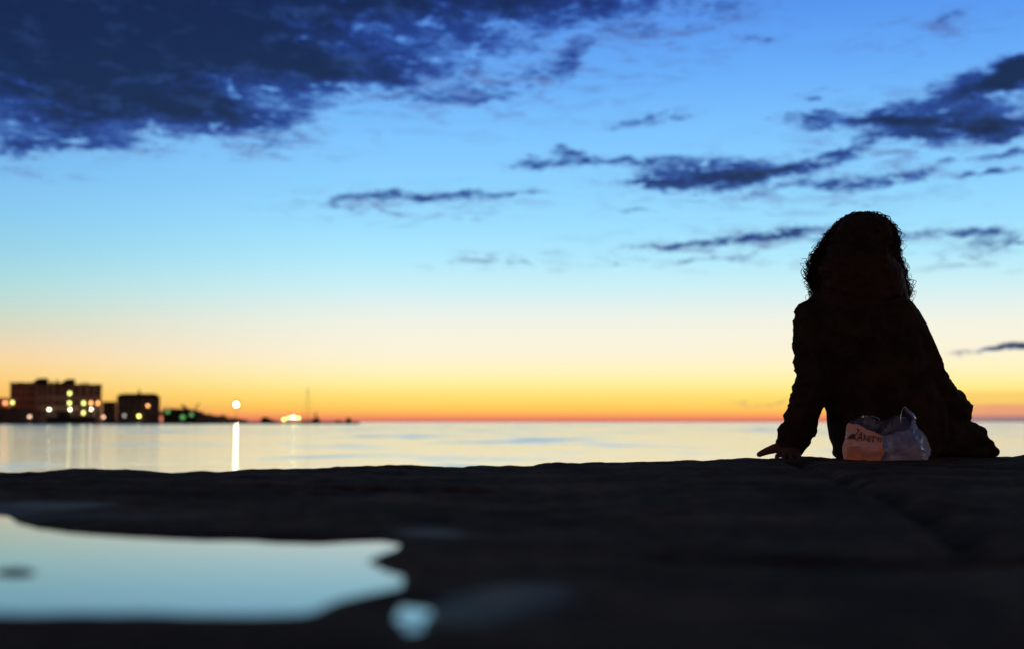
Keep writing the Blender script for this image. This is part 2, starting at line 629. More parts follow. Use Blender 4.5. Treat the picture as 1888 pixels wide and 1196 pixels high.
def poly_sd(x, y, poly):
    """signed distance to a polygon, negative inside"""
    poly = np.array(poly)
    d = np.full(x.shape, 1e9)
    ins = np.zeros(x.shape, bool)
    n = len(poly)
    for i in range(n):
        a, b = poly[i], poly[(i + 1) % n]
        ab = b - a
        t = np.clip(((x - a[0]) * ab[0] + (y - a[1]) * ab[1]) / (ab @ ab), 0, 1)
        d = np.minimum(d, np.hypot(x - a[0] - t * ab[0], y - a[1] - t * ab[1]))
        c = ((a[1] > y) != (b[1] > y)) & (x < (b[0] - a[0]) * (y - a[1]) / (b[1] - a[1] + 1e-12) + a[0])
        ins ^= c
    return np.where(ins, -d, d)


def seg_d(x, y, a, b):
    a, b = np.array(a), np.array(b)
    ab = b - a
    t = np.clip(((x - a[0]) * ab[0] + (y - a[1]) * ab[1]) / (ab @ ab), 0, 1)
    return np.hypot(x - a[0] - t * ab[0], y - a[1] - t * ab[1])


def gp(pts):
    return [tuple(G(px, py)[:2]) for px, py in pts]


PUDDLE = gp([(-260, 930), (-60, 938), (0, 941), (26, 946), (46, 958), (90, 970), (200, 979), (350, 984), (430, 983), (480, 988),
             (600, 990), (690, 986), (740, 995), (702, 1008), (672, 1024), (700, 1038), (738, 1052), (736, 1068), (690, 1080),
             (654, 1090), (636, 1102), (600, 1114), (560, 1119), (400, 1118), (200, 1120), (0, 1121), (-300, 1123)])
SMALL = gp([(742, 1102), (764, 1106), (786, 1104), (794, 1116), (778, 1128), (774, 1146), (752, 1150), (744, 1134), (730, 1126), (738, 1114)])
GROOVES = [([(1470, 852), (1540, 878), (1640, 912), (1700, 940), (1765, 975), (1800, 1010)], 0.028, 0.022),
           ([(1240, 1026), (1500, 1032), (1900, 1030), (2300, 1020)], 0.020, 0.014),
           ([(700, 1010), (860, 985), (1000, 960), (1250, 940)], 0.03, 0.006),
           ([(-200, 905), (200, 900), (620, 900), (900, 905)], 0.02, 0.006)]

s_ax = st_axis(-2.4, 2.6, 0.010, 1.10, -70, 70)
t_ax = st_axis(0.0, 4.2, 0.012, 1.12, 0.0, 60)
t_ax = t_ax[t_ax >= 0]
SS, TT = np.meshgrid(s_ax, t_ax, indexing='ij')


def relief(X, Y, Sg, Tg):
    p = np.stack([X, Y, np.zeros_like(X)], -1)
    h = fbm(p * 2.2, 3) * 0.0045 + fbm(p * 11.0, 4) * 0.0036 + fbm(p * 47.0, 3) * 0.0012
    # worn rounded rim towards the sea
    h = h - 0.020 * np.exp(-Tg / 0.05) + fbm(np.stack([Sg * 5.0, Tg * 1.5, Tg * 0 + 3], -1), 4) * 0.008 * np.exp(-Tg / 0.35)
    for c, w, a in ((0.075, 0.035, 0.013), (-0.44, 0.03, 0.006), (-0.75, 0.25, -0.006), (1.0, 0.05, 0.008), (1.75, 0.12, 0.006),
                    (2.02, 0.05, 0.008), (0.45, 0.10, 0.005), (-1.25, 0.1, 0.008)):
        h = h + a * np.exp(-((Sg - c) / w) ** 2) * np.exp(-Tg / 0.15)
    # flat seat of the person
    for line, w, a in GROOVES:
        q = gp(line)
        d = np.full(X.shape, 1e9)
        for i in range(len(q) - 1):
            d = np.minimum(d, seg_d(X, Y, q[i], q[i + 1]))
        d = d + fbm(p * 14, 2) * 0.006
        h = h - a * np.exp(-(d / w) ** 2)
    # regular joints further off
    for k in range(-30, 31):
        off = 1.9 * k + 0.95
        if -2.6 < off < 2.8:
            continue
        h = h - 0.012 * np.exp(-((Sg - off) / 0.03) ** 2)
    return h


def ground_h(X, Y, Sg, Tg):
    h = relief(X, Y, Sg, Tg)
    sd = poly_sd(X, Y, PUDDLE)
    wob = fbm(np.stack([X * 22, Y * 10, X * 0], -1), 3) * 0.006
    sd = sd + wob
    k = np.clip(sd / 0.09, -1, 1)
    near = np.exp(-np.clip(sd, 0, 9) / 0.10)
    h = np.where(sd < 0, -0.005 + 0.012 * k, h * (1 - near) + near * (-0.005 + 0.0085 * np.clip(sd / 0.06, 0, 1)))
    # a pebble sticking out of the puddle, left
    pc = G(28, 1046)
    sd2 = poly_sd(X, Y, SMALL)
    near2 = np.exp(-np.clip(sd2, 0, 9) / 0.03)
    h = np.where(sd2 < 0, -0.005 + 0.5 * np.maximum(sd2, -0.02), h * (1 - near2) + near2 * (-0.005 + 0.10 * np.clip(sd2, 0, 0.05)))
    return h


XX = E0[0] + SS * E_DIR[0] - TT * N_DIR[0]
YY = E0[1] + SS * E_DIR[1] - TT * N_DIR[1]
# uneven rim line in plan
rimw = fbm(np.stack([SS * 2.5, SS * 0, SS * 0 + 7], -1), 4) * 0.018
XX = XX + N_DIR[0] * rimw * np.exp(-TT / 0.25)
YY = YY + N_DIR[1] * rimw * np.exp(-TT / 0.25)
ZZ = ground_h(XX, YY, SS, TT)
# front face rows, down into the sea
rows = [(0.012, -0.030), (0.02, -0.08), (0.022, -0.3), (0.03, -0.34), (0.03, -0.9), (0.05, -3.0)]
ns, nt = SS.shape
front = []
for o_, z_ in rows[::-1]:
    w_ = fbm(np.stack([s_ax * 6, s_ax * 0 + z_ * 5, s_ax * 0], -1), 3) * 0.008
    front.append(np.stack([XX[:, 0] + N_DIR[0] * (o_ + w_), YY[:, 0] + N_DIR[1] * (o_ + w_), np.minimum(ZZ[:, 0] - 0.01, ZZ[:, 0] * 0 + z_)], -1))
top = np.stack([XX, YY, ZZ], -1)
allv = np.concatenate([np.stack(front, 1), top], 1)
nt2 = allv.shape[1]
idx = np.arange(ns * nt2).reshape(ns, nt2)
quads = np.stack([idx[:-1, :-1], idx[:-1, 1:], idx[1:, 1:], idx[1:, :-1]], -1).reshape(-1, 4)
quads = quads[:, ::-1]


def stone_material():
    m = bpy.data.materials.new('quay_stone')
    m.use_nodes = True
    T = NT(m.node_tree)
    b = T.n['Principled BSDF']
    g = T.node('ShaderNodeNewGeometry')
    pos = g.outputs['Position']
    n1 = T.noise(pos, 3.0, 6, 0.62)
    n2 = T.noise(pos, 26.0, 5, 0.6)
    f = T.math('ADD', T.math('MULTIPLY', n1, 0.6), T.math('MULTIPLY', n2, 0.4))
    col = T.ramp(f, [(0.34, (0.026, 0.018, 0.014)), (0.5, (0.082, 0.054, 0.039)), (0.66, (0.21, 0.135, 0.095))])
    T.l.new(col, b.inputs['Base Color'])
    # damp patches, smoother: round the puddle, and a few by name
    wet = None
    for (px, py, rx, ry, w) in ((910, 1110, 0.09, 0.10, 0.55), (980, 1090, 0.05, 0.06, 0.5), (830, 1125, 0.05, 0.10, 0.5), (800, 980, 0.08, 0.10, 0.55),
                                (90, 935, 0.13, 0.20, 1.0), (150, 955, 0.3, 0.08, .5)):
        c = G(px, py)
        mp = T.node('ShaderNodeMapping', vector_type='TEXTURE')
        T.l.new(pos, mp.inputs['Vector'])
        mp.inputs['Location'].default_value = (c.x, c.y, 0)
        mp.inputs['Scale'].default_value = (rx, ry, 1)
        gr = T.node('ShaderNodeTexGradient', gradient_type='SPHERICAL')
        T.l.new(mp.outputs[0], gr.inputs[0])
        wet = T.math('MULTIPLY_ADD', gr.outputs['Fac'], w * 2.0, wet if wet is not None else 0.0)
    wetn = T.math('MULTIPLY', T.smooth(T.math('ADD', wet, T.math('MULTIPLY', T.math('SUBTRACT', n1, 0.5), 1.2)), 0.15, 1.0), 1.0)
    T.put(b.inputs['Specular IOR Level'], T.math('MULTIPLY_ADD', wetn, 0.035, 0.03))
    T.put(b.inputs['Roughness'], T.math('MULTIPLY_ADD', wetn, -0.35, 0.85))
    bp = T.node('ShaderNodeBump')
    bp.inputs['Strength'].default_value = 0.9
    bp.inputs['Distance'].default_value = 0.006
    T.l.new(T.noise(pos, 120.0, 4, 0.6), bp.inputs['Height'])
    T.l.new(bp.outputs[0], b.inputs['Normal'])
    return m


qm = bpy.data.meshes.new('quay')
qv = allv.reshape(-1, 3).astype(np.float32)
qm.vertices.add(len(qv))
qm.vertices.foreach_set('co', qv.reshape(-1))
qm.loops.add(len(quads) * 4)
qm.loops.foreach_set('vertex_index', quads.reshape(-1).astype(np.int32))
qm.polygons.add(len(quads))
qm.polygons.foreach_set('loop_start', np.arange(0, len(quads) * 4, 4, dtype=np.int32))
qm.update()
qm.validate()
quay = link_mesh('quay', qm, stone_material(), None, True)
tag(quay, 'dark worn stone quay along the water', kind='structure')

pm = bpy.data.materials.new('puddle_water')
pm.use_nodes = True
T = NT(pm.node_tree)
b = T.n['Principled BSDF']
b.inputs['Base Color'].default_value = (0.006, 0.007, 0.008, 1)
b.inputs['Roughness'].default_value = 0.02
b.inputs['IOR'].default_value = 1.6
g = T.node('ShaderNodeNewGeometry')
bp = T.node('ShaderNodeBump')
bp.inputs['Strength'].default_value = 0.06
bp.inputs['Distance'].default_value = 0.001
T.l.new(T.noise(T.vmath('MULTIPLY', g.outputs['Position'], (1.0, 0.5, 1.0)), 9.0, 2, 0.5), bp.inputs['Height'])
T.l.new(bp.outputs[0], b.inputs['Normal'])


def water_sheet(poly, grow, name, label, steps=None):
    c = Vector((sum(p[0] for p in poly) / len(poly), sum(p[1] for p in poly) / len(poly)))
    vs = []
    for p in poly:
        d = Vector(p) - c
        vs.append((p[0] + d.x / d.length * grow, p[1] + d.y / d.length * grow, -0.005))
    me = mesh_np(vs, [tuple(range(len(vs)))])
    bm = bmesh.new()
    bm.from_mesh(me)
    bmesh.ops.triangulate(bm, faces=bm.faces)
    bmesh.ops.recalc_face_normals(bm, faces=bm.faces)
    for f in bm.faces:
        if f.normal.z < 0:
            f.normal_flip()
    bm.to_mesh(me)
    bm.free()
    o = link_mesh(name, me, pm)
    tag(o, label, kind='structure')
    return o


water_sheet(PUDDLE, 0.03, 'puddle', 'large shallow puddle on the quay mirroring the pale blue sky')
water_sheet(SMALL, 0.008, 'puddle', 'tiny blue puddle at the right of the large one')
# pebble standing in the puddle
stone_m = mat('pebble_stone', (0.05, 0.047, 0.045), 0.8, 0.1, bump=0.3)


for (px, py, a_, b_, c_, lab) in ((28, 1044, (.020), .008, .0052, 'small dark pebble standing in the left end of the large puddle'),):
    c_w = G(px, py)
    pb = MB().ball((0, 0, 0), (a_, b_, c_), 16).fused('pebble', stone_m, None, 0.0016, 1)
    pb.location = (c_w.x, c_w.y, -.006)
    displace(pb, 0.0006, (120, 120, 120), 2)
    tag(pb, lab, 'pebble')


def ground_at(x, y):
    d = np.array([x, y]) - E0
    s, t = float(d @ E_DIR), float(-(d @ N_DIR))
    return float(ground_h(np.array([[x]]), np.array([[y]]), np.array([[s]]), np.array([[t]]))[0, 0])

# ------------------------------------------------------------------ the seated person
PY = 4.75                        # distance of the person


def Q(px, py, d=0.0):
    return P(px, py, PY + d)


PX = PY / F                      # metres per photo pixel there
skin_m = mat('skin', (0.13, 0.07, 0.05), 0.55, 0.25, 0.08, 20)
cloth_m = mat('dark_coat_cloth', (0.036, 0.028, 0.020), 0.9, 0.05, 0.35, 14, bump=0.6, bscale=260)
trouser_m = mat('dark_trousers', (0.014, 0.014, 0.017), 0.9, 0.05, 0.3, 20, bump=0.4, bscale=300)
hair_m = mat('dark_brown_hair', (0.020, 0.009, 0.005), 0.6, 0.25, 0.3, 30)
shoe_m = mat('black_shoe_leather', (0.012, 0.012, 0.012), 0.5, 0.3, 0.2, 10)

person = empty('person', (1.24, PY, 0.0))
tag(person, 'curly-haired person in a dark coat seated on the quay edge, leaning on one hand', 'person')
pinv = Matrix.Translation(-person.location)


def child_fix(o):
    """vertices were written in world space: bring them to the person's base"""
    o.data.transform(pinv)
    return o


def hand(mb, wrist, knuck, lat, up, thumb_pts, curls, spread=0.0, s=1.0):
    """palm from wrist to knuckles, four unequal fingers bent downwards, thumb from the side of the palm's base"""
    wrist, knuck, lat, up = Vector(wrist), Vector(knuck), Vector(lat).normalized(), Vector(up).normalized()
    f = (knuck - wrist).normalized()
    mid = wrist.lerp(knuck, 0.5)
    mb.loft([wrist, wrist.lerp(knuck, .3), mid, knuck], [(0.024 * s, 0.019 * s), (0.032 * s, 0.017 * s), (0.038 * s, 0.015 * s), (0.037 * s, 0.012 * s)], 14, up)
    flat = (f - up * f.dot(up)).normalized()
    for i, (off, ln) in enumerate(((0.031, 0.070), (0.0105, 0.078), (-0.0105, 0.072), (-0.031, 0.056))):
        base = knuck + lat * off * s - flat * (0.004 + 0.006 * (i == 3))
        dirv = (flat + lat * spread * (1.5 - i)).normalized()
        a = curls[i]
        pts = [base - dirv * 0.012]
        p = base.copy()
        ang = a[0]
        for seg, da in zip((0.46, 0.30, 0.24), (0, a[1], a[2])):
            ang += da
            p = p + (dirv * math.cos(ang) - up * math.sin(ang)) * ln * seg * s
            pts.append(p.copy())
        mb.loft(pts, [0.0092 * s, 0.0088 * s, 0.0078 * s, 0.0062 * s], 10, up)
    mb.loft(thumb_pts, [0.019 * s, 0.0165 * s, 0.0125 * s, 0.0098 * s][:len(thumb_pts)], 10, up)


body = MB()
# trunk and neck
body.loft([Q(1645, 815), Q(1630, 770, -.01), Q(1612, 700, -.04), Q(1597, 630, -.06), Q(1588, 585, -.065), Q(1586, 562, -.06)],
          [(.165, .105), (.15, .10), (.13, .095), (.15, .10), (.14, .08), (.07, .055)], 20, (0, 1, 0), caps=False)
body.loft([Q(1586, 575, -.06), Q(1587, 545, -.05), Q(1588, 500, -.035)], [.056, .052, .050], 16)
# head with a face, turned to the sea
HC = Q(1588, 462, -.03)
def H(x, y, z):
    a = R(8)
    return HC + Vector((x * math.cos(a) - y * math.sin(a), x * math.sin(a) + y * math.cos(a), z))
hr = Matrix.Rotation(R(8), 3, 'Z')
body.ball(HC + Vector((0, -.005, .01)), (.072, .090, .098), 20, hr)
body.ball(H(0, .035, -.055), (.056, .056, .055), 16, hr)
body.ball(H(0, .066, -.088), (.022, .018, .020), 12)                       # chin
body.ball(H(0, .062, .030), (.055, .026, .028), 14, hr)                    # forehead
for sx in (-1, 1):
    body.ball(H(.040 * sx, .058, -.028), (.024, .024, .020), 12)           # cheek
    body.loft([H(.012 * sx, .088, .014), H(.034 * sx, .084, .018), H(.05 * sx, .070, .010)], [.0065, .0075, .006], 8)   # brow
    body.loft([H(.072 * sx, -.004, .018), H(.084 * sx, -.012, .012), H(.082 * sx, -.010, -.010), H(.072 * sx, .002, -.024)],
              [.006, .007, .007, .006], 8)                                 # ear
    body.ball(H(.009 * sx, .101, -.024), (.007, .008, .006), 8)            # nostril
body.loft([H(0, .086, .012), H(0, .098, -.006), H(0, .110, -.020)], [.006, .008, .0095], 10)
body.loft([H(-.022, .083, -.052), H(0, .092, -.049), H(.022, .083, -.052)], [.003, .0055, .003], 8)
body.loft([H(-.020, .082, -.060), H(0, .090, -.0615), H(.020, .082, -.060)], [.003, .006, .003], 8)
# left arm, planted on the stone
body.loft([Q(1497, 590, -.07), Q(1495, 650, -.08), Q(1495, 708, -.085)], [.046, .042, .038], 14)
LW = Vector((0.914, 4.700, 0.046))
body.loft([Q(1495, 708, -.085), Q(1478, 765, -.07), LW], [.038, .033, .023], 14)
gl = 0.004
curl = [(0.10, 0.35, 0.25)] * 4
hand(body, LW, (0.897, 4.634, 0.014), (-1, .22, 0), (0, 0, 1),
     [(0.892, 4.688, 0.038), (0.863, 4.682, 0.034), (0.832, 4.676, 0.0245), (0.809, 4.672, 0.0145)],
     [(0.06, 0.16, 0.10), (0.04, 0.18, 0.12), (0.06, 0.16, 0.12), (0.10, 0.14, 0.10)], 0.03)
# right arm, forearm forward to the lap
body.loft([Q(1668, 592, -.06), Q(1706, 675, -.01), Q(1755, 752, .08)], [.046, .042, .038], 14)
RW = Q(1705, 776, .32)
body.loft([Q(1755, 752, .08), Q(1735, 768, .20), RW], [.038, .033, .024], 14)
hand(body, RW, RW + Vector((-.06, .045, -.012)), (.5, .86, 0), (0, 0, 1),
     [RW + Vector((-.01, .02, 0)), RW + Vector((-.02, .055, .004)), RW + Vector((-.045, .085, -.002)), RW + Vector((-.066, .10, -.01))],
     [(0.35, 0.5, 0.4)] * 4, 0.05)
# legs
body.loft([Q(1690, 812, .02), Q(1745, 812, .10), Q(1792, 816, .18)], [.075, .065, .050], 14)
body.loft([Q(1792, 818, .18), Q(1720, 828, .32), Q(1650, 832, .42)], [.048, .044, .032], 12)
body.loft([Q(1605, 812, .02), Q(1598, 806, .22), Q(1592, 806, .44)], [.075, .065, .050], 14)
kz = Q(1592, 806, .44)
body.loft([kz, kz + Vector((0, .03, -.20)), kz + Vector((0, .02, -.38))], [.050, .044, .032], 12)
bm_o = child_fix(body.fused('body', skin_m, person, 0.0036, 4))
for sx in (-1, 1):
    child_fix(MB().ball(H(.031 * sx, .0765, .000), .0115, 12).build('eye', mat('eye', (.16, .12, .10), .35, .3, .02), person, True))
    foot0 = (kz + Vector((0, .02, -.40))) if sx < 0 else Q(1648, 834, .43)
    d = Vector((0, .22, -.03)) if sx < 0 else Vector((-.18, .10, .0))
    sh = MB().loft([foot0 - d * .25, foot0 + d * .2, foot0 + d * .7, foot0 + d], [(.036, .045), (.040, .040), (.044, .030), (.034, .022)], 14, (0, 0, 1))
    child_fix(sh.fused('shoe', shoe_m, person, 0.008, 4))

# coat
coat = MB()
TORSO = [(839, 1566, 1742, .150, .02), (825, 1549, 1750, .158, .01), (800, 1531, 1750, .160, 0), (780, 1523, 1745, .158, -.01), (760, 1519, 1737, .150, -.02), (730, 1518, 1726, .140, -.03),
         (690, 1512, 1712, .135, -.05), (650, 1503, 1700, .130, -.06), (610, 1492, 1694, .124, -.07), (580, 1484, 1690, .112, -.075),
         (560, 1490, 1680, .094, -.07), (546, 1504, 1664, .080, -.065), (534, 1534, 1640, .066, -.06)]
coat.loft([Q((a + b_) / 2, py, d) for py, a, b_, dp, d in TORSO], [((b_ - a) / 2 * PX, dp) for py, a, b_, dp, d in TORSO], 28, (0, 1, 0), caps=False)
def arm(pts):
    coat.loft([Q(a, b_, d) for a, b_, d, r in pts], [r * PX for a, b_, d, r in pts], 16)
arm([(1496, 584, -.07, 31), (1494, 620, -.075, 32), (1495, 655, -.08, 31), (1498, 690, -.085, 30), (1496, 715, -.085, 32), (1485, 750, -.078, 32)])
coat.loft([Q(1485, 750, -.078), Q(1473, 784, -.065), Q(1462, 806, -.055), Q(1457, 824, -.050), Q(1458, 838, -.035)], [32 * PX, 31.5 * PX, 31 * PX, 27 * PX, 20 * PX], 16, caps=False)
arm([(1666, 588, -.06, 33), (1694, 645, -.04, 31), (1715, 695, -.01, 31), (1740, 732, .05, 31), (1761, 756, .10, 33)])
arm([(1761, 760, .10, 33), (1738, 772, .22, 28), (1712, 780, .30, 25)])
# skirt of the coat over the right hip and thigh, folds lying on the stone
arm([(1700, 806, .03, 44), (1752, 808, .10, 40), (1789, 815, .15, 38)])
coat.ball(Q(1803, 822, .12), (.056, .07, .044), 14)
coat.ball(Q(1826, 831, .12), (.028, .06, .024), 14)
coat.ball(Q(1775, 833, .08), (.09, .10, .028), 14)
coat.ball(Q(1622, 828, -.02), (.075, .12, .038), 14)
# hood lying on the upper back, with its rolled rim
coat.loft([Q(1520, 556, -.10), Q(1545, 600, -.155), Q(1588, 622, -.175), Q(1632, 602, -.155), Q(1662, 556, -.10)],
          [.030, .034, .036, .034, .030], 12)
coat.ball(Q(1588, 575, -.11), (.10, .07, .070), 16)
co = child_fix(coat.fused('coat', cloth_m, person, 0.0065, 5))
me = co.data
cc = get_co(me)
nr = np.empty(len(cc) * 3); me.vertices.foreach_get('normal', nr); nr = nr.reshape(-1, 3)
def ridged(p, o=3):
    return 1 - np.abs(fbm(p, o)) * 1.6
# drag folds run down and to the left over the back, rings of creases on the sleeves
p1 = np.stack([cc[:, 0] * 9 + cc[:, 2] * 6, cc[:, 1] * 7, cc[:, 2] * 3.5], -1)
p2 = np.stack([cc[:, 0] * 10, cc[:, 1] * 10, cc[:, 2] * 26], -1)
arm_m = np.clip((-0.22 - cc[:, 0]) / 0.03, 0, 1) + np.clip((cc[:, 0] - 0.17) / 0.05, 0, 1)
low = np.clip((cc[:, 2] - 0.015) / 0.03, 0, 1)
d = (ridged(p1) - .5) * 0.011 * (1 - .5 * arm_m) + (ridged(p2, 3) - .5) * 0.0085 * arm_m + fbm(cc * 28, 2) * 0.0012
set_co(me, cc + nr * (d * low)[:, None])
# stitched seam down the back and a pocket flap
seam = MB()
seam.loft([Q(1592, y, dd) for y, dd in ((640, -.195), (680, -.19), (720, -.178), (760, -.172), (800, -.163))], [(.0022, .0015)] * 5, 6)

# trousers
tr = MB()
tr.loft([Q(1690, 814, .02), Q(1745, 814, .12), Q(1790, 818, .20)], [.080, .072, .058], 14)
tr.loft([Q(1790, 820, .20), Q(1720, 828, .33), Q(1655, 832, .41)], [.056, .050, .042], 12)
tr.loft([Q(1605, 814, .02), Q(1598, 808, .22), Q(1592, 806, .44)], [.082, .074, .058], 14)
tr.loft([kz, kz + Vector((0, .03, -.20)), kz + Vector((0, .02, -.35))], [.058, .052, .042], 12)
to = child_fix(tr.fused('trousers', trouser_m, person, 0.008, 4))
displace(to, 0.004, (14, 14, 14), 3)

# hair: a dense mass and many single curls round it
HROW = [(389, 1586, 1604, .020), (394, 1568, 1618, .045), (402, 1552, 1634, .070), (415, 1537, 1648, .090), (432, 1523, 1656, .105), (450, 1511, 1659, .115),
        (470, 1497, 1659, .120), (490, 1488, 1664, .122), (510, 1486, 1671, .120), (530, 1490, 1676, .112), (548, 1492, 1680, .100), (566, 1500, 1668, .085),
        (585, 1525, 1648, .060), (596, 1550, 1625, .035)]
hz = np.array([Q(1588, r[0], -.05).z for r in HROW])[::-1]
hl = np.array([Q(r[1], r[0], -.05).x for r in HROW])[::-1]
hh = np.array([Q(r[2], r[0], -.05).x for r in HROW])[::-1]
hd = np.array([r[3] for r in HROW])[::-1]
def henv(z):
    return np.interp(z, hz, hl), np.interp(z, hz, hh), np.interp(z, hz, hd)
HY = PY - .055
INL = np.interp(hz, *(lambda a: (a[0][::-1], a[1][::-1]))((np.array([Q(1588, y, 0).z for y in (394, 420, 460, 500, 560, 600)]), np.array([.006, .016, .022, .026, .026, .02]))))
hm = MB()
pts, rads = [], []
for r in HROW[1:]:
    z = Q(1588, r[0], -.05).z
    a, b_, dp = henv(z)
    il = float(np.interp(z, hz, INL)); ir = 0.014 if r[0] < 470 else .017
    il += .004; ir += .004; ins = (il + ir) / 2
    pts.append(((a + b_) / 2 + (il - ir) / 2, HY - (0.02 if r[0] > 480 else 0), z - .004))
    rads.append((max(.01, (b_ - a) / 2 - ins), max(.01, dp - .012)))
# the face side stays open: mass sits behind, crown covers the skull
for i, (p, r) in enumerate(zip(pts, rads)):
    if i >= 4:
        pts[i] = (p[0], p[1] - .030, p[2]); rads[i] = (r[0], r[1] * .72)
hm.loft(pts, rads, 24, (0, 1, 0), caps=False)
for (lx, ly, lr) in ((1550, 424, 10), (1524, 456, 12), (1512, 488, 11), (1512, 522, 12),
                     (1638, 426, 9), (1650, 468, 8), (1659, 504, 8), (1664, 532, 10)):
    hm.ball(Q(lx, ly, -.055), (lr * PX, .055, lr * PX * 1.5), 12)
for k in range(70):
    z = rng.uniform(hz[1], hz[-1] - .035)
    a, b_, dp = henv(z)
    th = rng.uniform(math.pi * .93, math.pi * 2.07) if z < .71 else rng.uniform(0, 2 * math.pi)
    c0 = (a + b_) / 2
    rr = rng.uniform(.012, .026)
    il = float(np.interp(z, hz, INL)) * .62
    x = c0 + ((b_ - a) / 2 - rr * .9 - (il if math.cos(th) < 0 else .010)) * math.cos(th)
    y = HY + (dp - rr) * math.sin(th)
    hm.ball((x, y, z), (rr, rr, rr * rng.uniform(.8, 1.4)), 8)
ho = child_fix(hm.fused('hair', hair_m, person, 0.0045, 2))
hc = get_co(ho.data)
rot_ = np.array(Matrix.Rotation(0.7, 3, 'X') @ Matrix.Rotation(0.5, 3, 'Y') @ Matrix.Rotation(0.4, 3, 'Z'))
hn = np.empty(len(hc) * 3); ho.data.vertices.foreach_get('normal', hn); hn = hn.reshape(-1, 3)
hq = hc @ rot_
set_co(ho.data, hc + hn * (fbm(hq * 17, 3) * .006 + fbm(hq * 60 + 5, 2) * .0022)[:, None])


def curls(n, seed, lace=False):
    g = np.random.default_rng(seed)
    V, Fc = [], []
    base = 0
    for i in range(n):
        z0 = hz[-1] - .004 - (hz[-1] - hz[1] - .024) * g.random() ** 1.5
        edge = g.random() < (.85 if lace else .62)
        if edge:
            th = g.choice([0.0, math.pi]) + g.normal(0, .35)
        else:
            th = g.uniform(math.pi, 2 * math.pi) if z0 < .72 else g.uniform(0, 2 * math.pi)
        top_s = z0 > hz[-1] - .020
        ln = g.uniform(.05, .15)
        m = int(ln / .0020)
        t = np.linspace(0, 1, m)
        z = z0 - ln * t * g.uniform(.75, 1.0)
        # loosen to the outside while falling
        wisp = g.random() < .30
        out = -abs(g.normal(0, .012)) - (.002 if lace else .011) + t * g.uniform(-.004, .010) + (t ** 1.6) * (g.uniform(.003, .016) if wisp and lace and not top_s else 0) + .004 * np.sin(t * g.uniform(3, 9) + g.uniform(0, 6))
        z = z + (0.006 * g.random() * np.sin(t * math.pi)) * top_s
        a, b_, dp = henv(z)
        # below the shoulders the curls lie on the coat
        thh = th + t * g.normal(0, .25)
        # curls gather in locks: the outline swells and dips
        lob = fbm(np.stack([z * 42 + 9 * (np.cos(thh) > 0), thh * 2.0, z * 0 + 4.5], -1), 2)
        out = out + .0075 * lob * (0.35 if top_s else 1.0)
        cx = (a + b_) / 2 + ((b_ - a) / 2 + out) * np.cos(thh)
        cy = HY + (dp + out) * np.sin(thh)
        rad = (g.uniform(.002, .005) if top_s else g.uniform(.004, .009)) * (0.5 + .8 * t)
        pitch = g.uniform(.020, .042)
        if lace:
            rad = g.uniform(.004, .007) if top_s else g.uniform(.007, .0125) * (0.6 + .5 * t)
            pitch = g.uniform(.030, .055)
            out = out + g.choice([g.uniform(.003, .012), g.uniform(.010, .022)], p=[.7, .3]) * (0.35 if top_s else 1.0)
        ph = g.uniform(0, 6.28) + g.choice([-1, 1]) * (2 * math.pi * ln / pitch * t) + .5 * np.sin(t * 9 + g.uniform(0, 6))
        nx, ny = np.cos(thh), np.sin(thh)
        x = cx + rad * np.cos(ph) * nx - rad * np.sin(ph) * ny
        y = cy + rad * np.cos(ph) * ny + rad * np.sin(ph) * nx
        pz = z + rad * .5 * np.sin(ph * 1.0 + 1.0)
        pts_ = np.stack([x, y, pz], -1)
        tan = np.gradient(pts_, axis=0)
        tan /= np.linalg.norm(tan, axis=1)[:, None] + 1e-9
        ref = np.array([0.25, 0.93, 0.2])
        u = np.cross(tan, ref); u /= np.linalg.norm(u, axis=1)[:, None] + 1e-9
        w = np.cross(tan, u)
        wd = g.uniform(.0010, .0018) * (1 - .5 * t) if lace else g.uniform(.0008, .0021) * (1 - .6 * t)
        for j in range(3):
            an = 2 * math.pi * j / 3
            V.append(pts_ + (u * math.cos(an) + w * math.sin(an)) * wd[:, None])
        ii = np.arange(m - 1)
        for j in range(3):
            k = (j + 1) % 3
            Fc.append(np.stack([base + j * m + ii, base + k * m + ii, base + k * m + ii + 1, base + j * m + ii + 1], -1))
        base += 3 * m
    V = np.concatenate(V); Fc = np.concatenate(Fc)
    me = bpy.data.meshes.new('curls')
    me.vertices.add(len(V)); me.vertices.foreach_set('co', V.reshape(-1).astype(np.float32))
    me.loops.add(len(Fc) * 4); me.loops.foreach_set('vertex_index', Fc.reshape(-1).astype(np.int32))
    me.polygons.add(len(Fc)); me.polygons.foreach_set('loop_start', np.arange(0, len(Fc) * 4, 4, dtype=np.int32))
    me.update(); me.validate()
    return link_mesh('curls', me, hair_m, None, True)


for n_, s_, l_ in ((1500, 5, False), (380, 9, True)):
    cu = curls(n_, s_, l_)
    cu.data.transform(pinv)
    cu.parent = ho

# ------------------------------------------------------------------ crumpled plastic carrier bag
bag = empty('plastic_bag', (G(1632, 850).x, 4.38, 0.0))
tag(bag, 'crumpled thin plastic carrier bag with a lettered side tinted coral for warm light, standing behind the seated person', 'bag')
binv = Matrix.Translation(-bag.location)


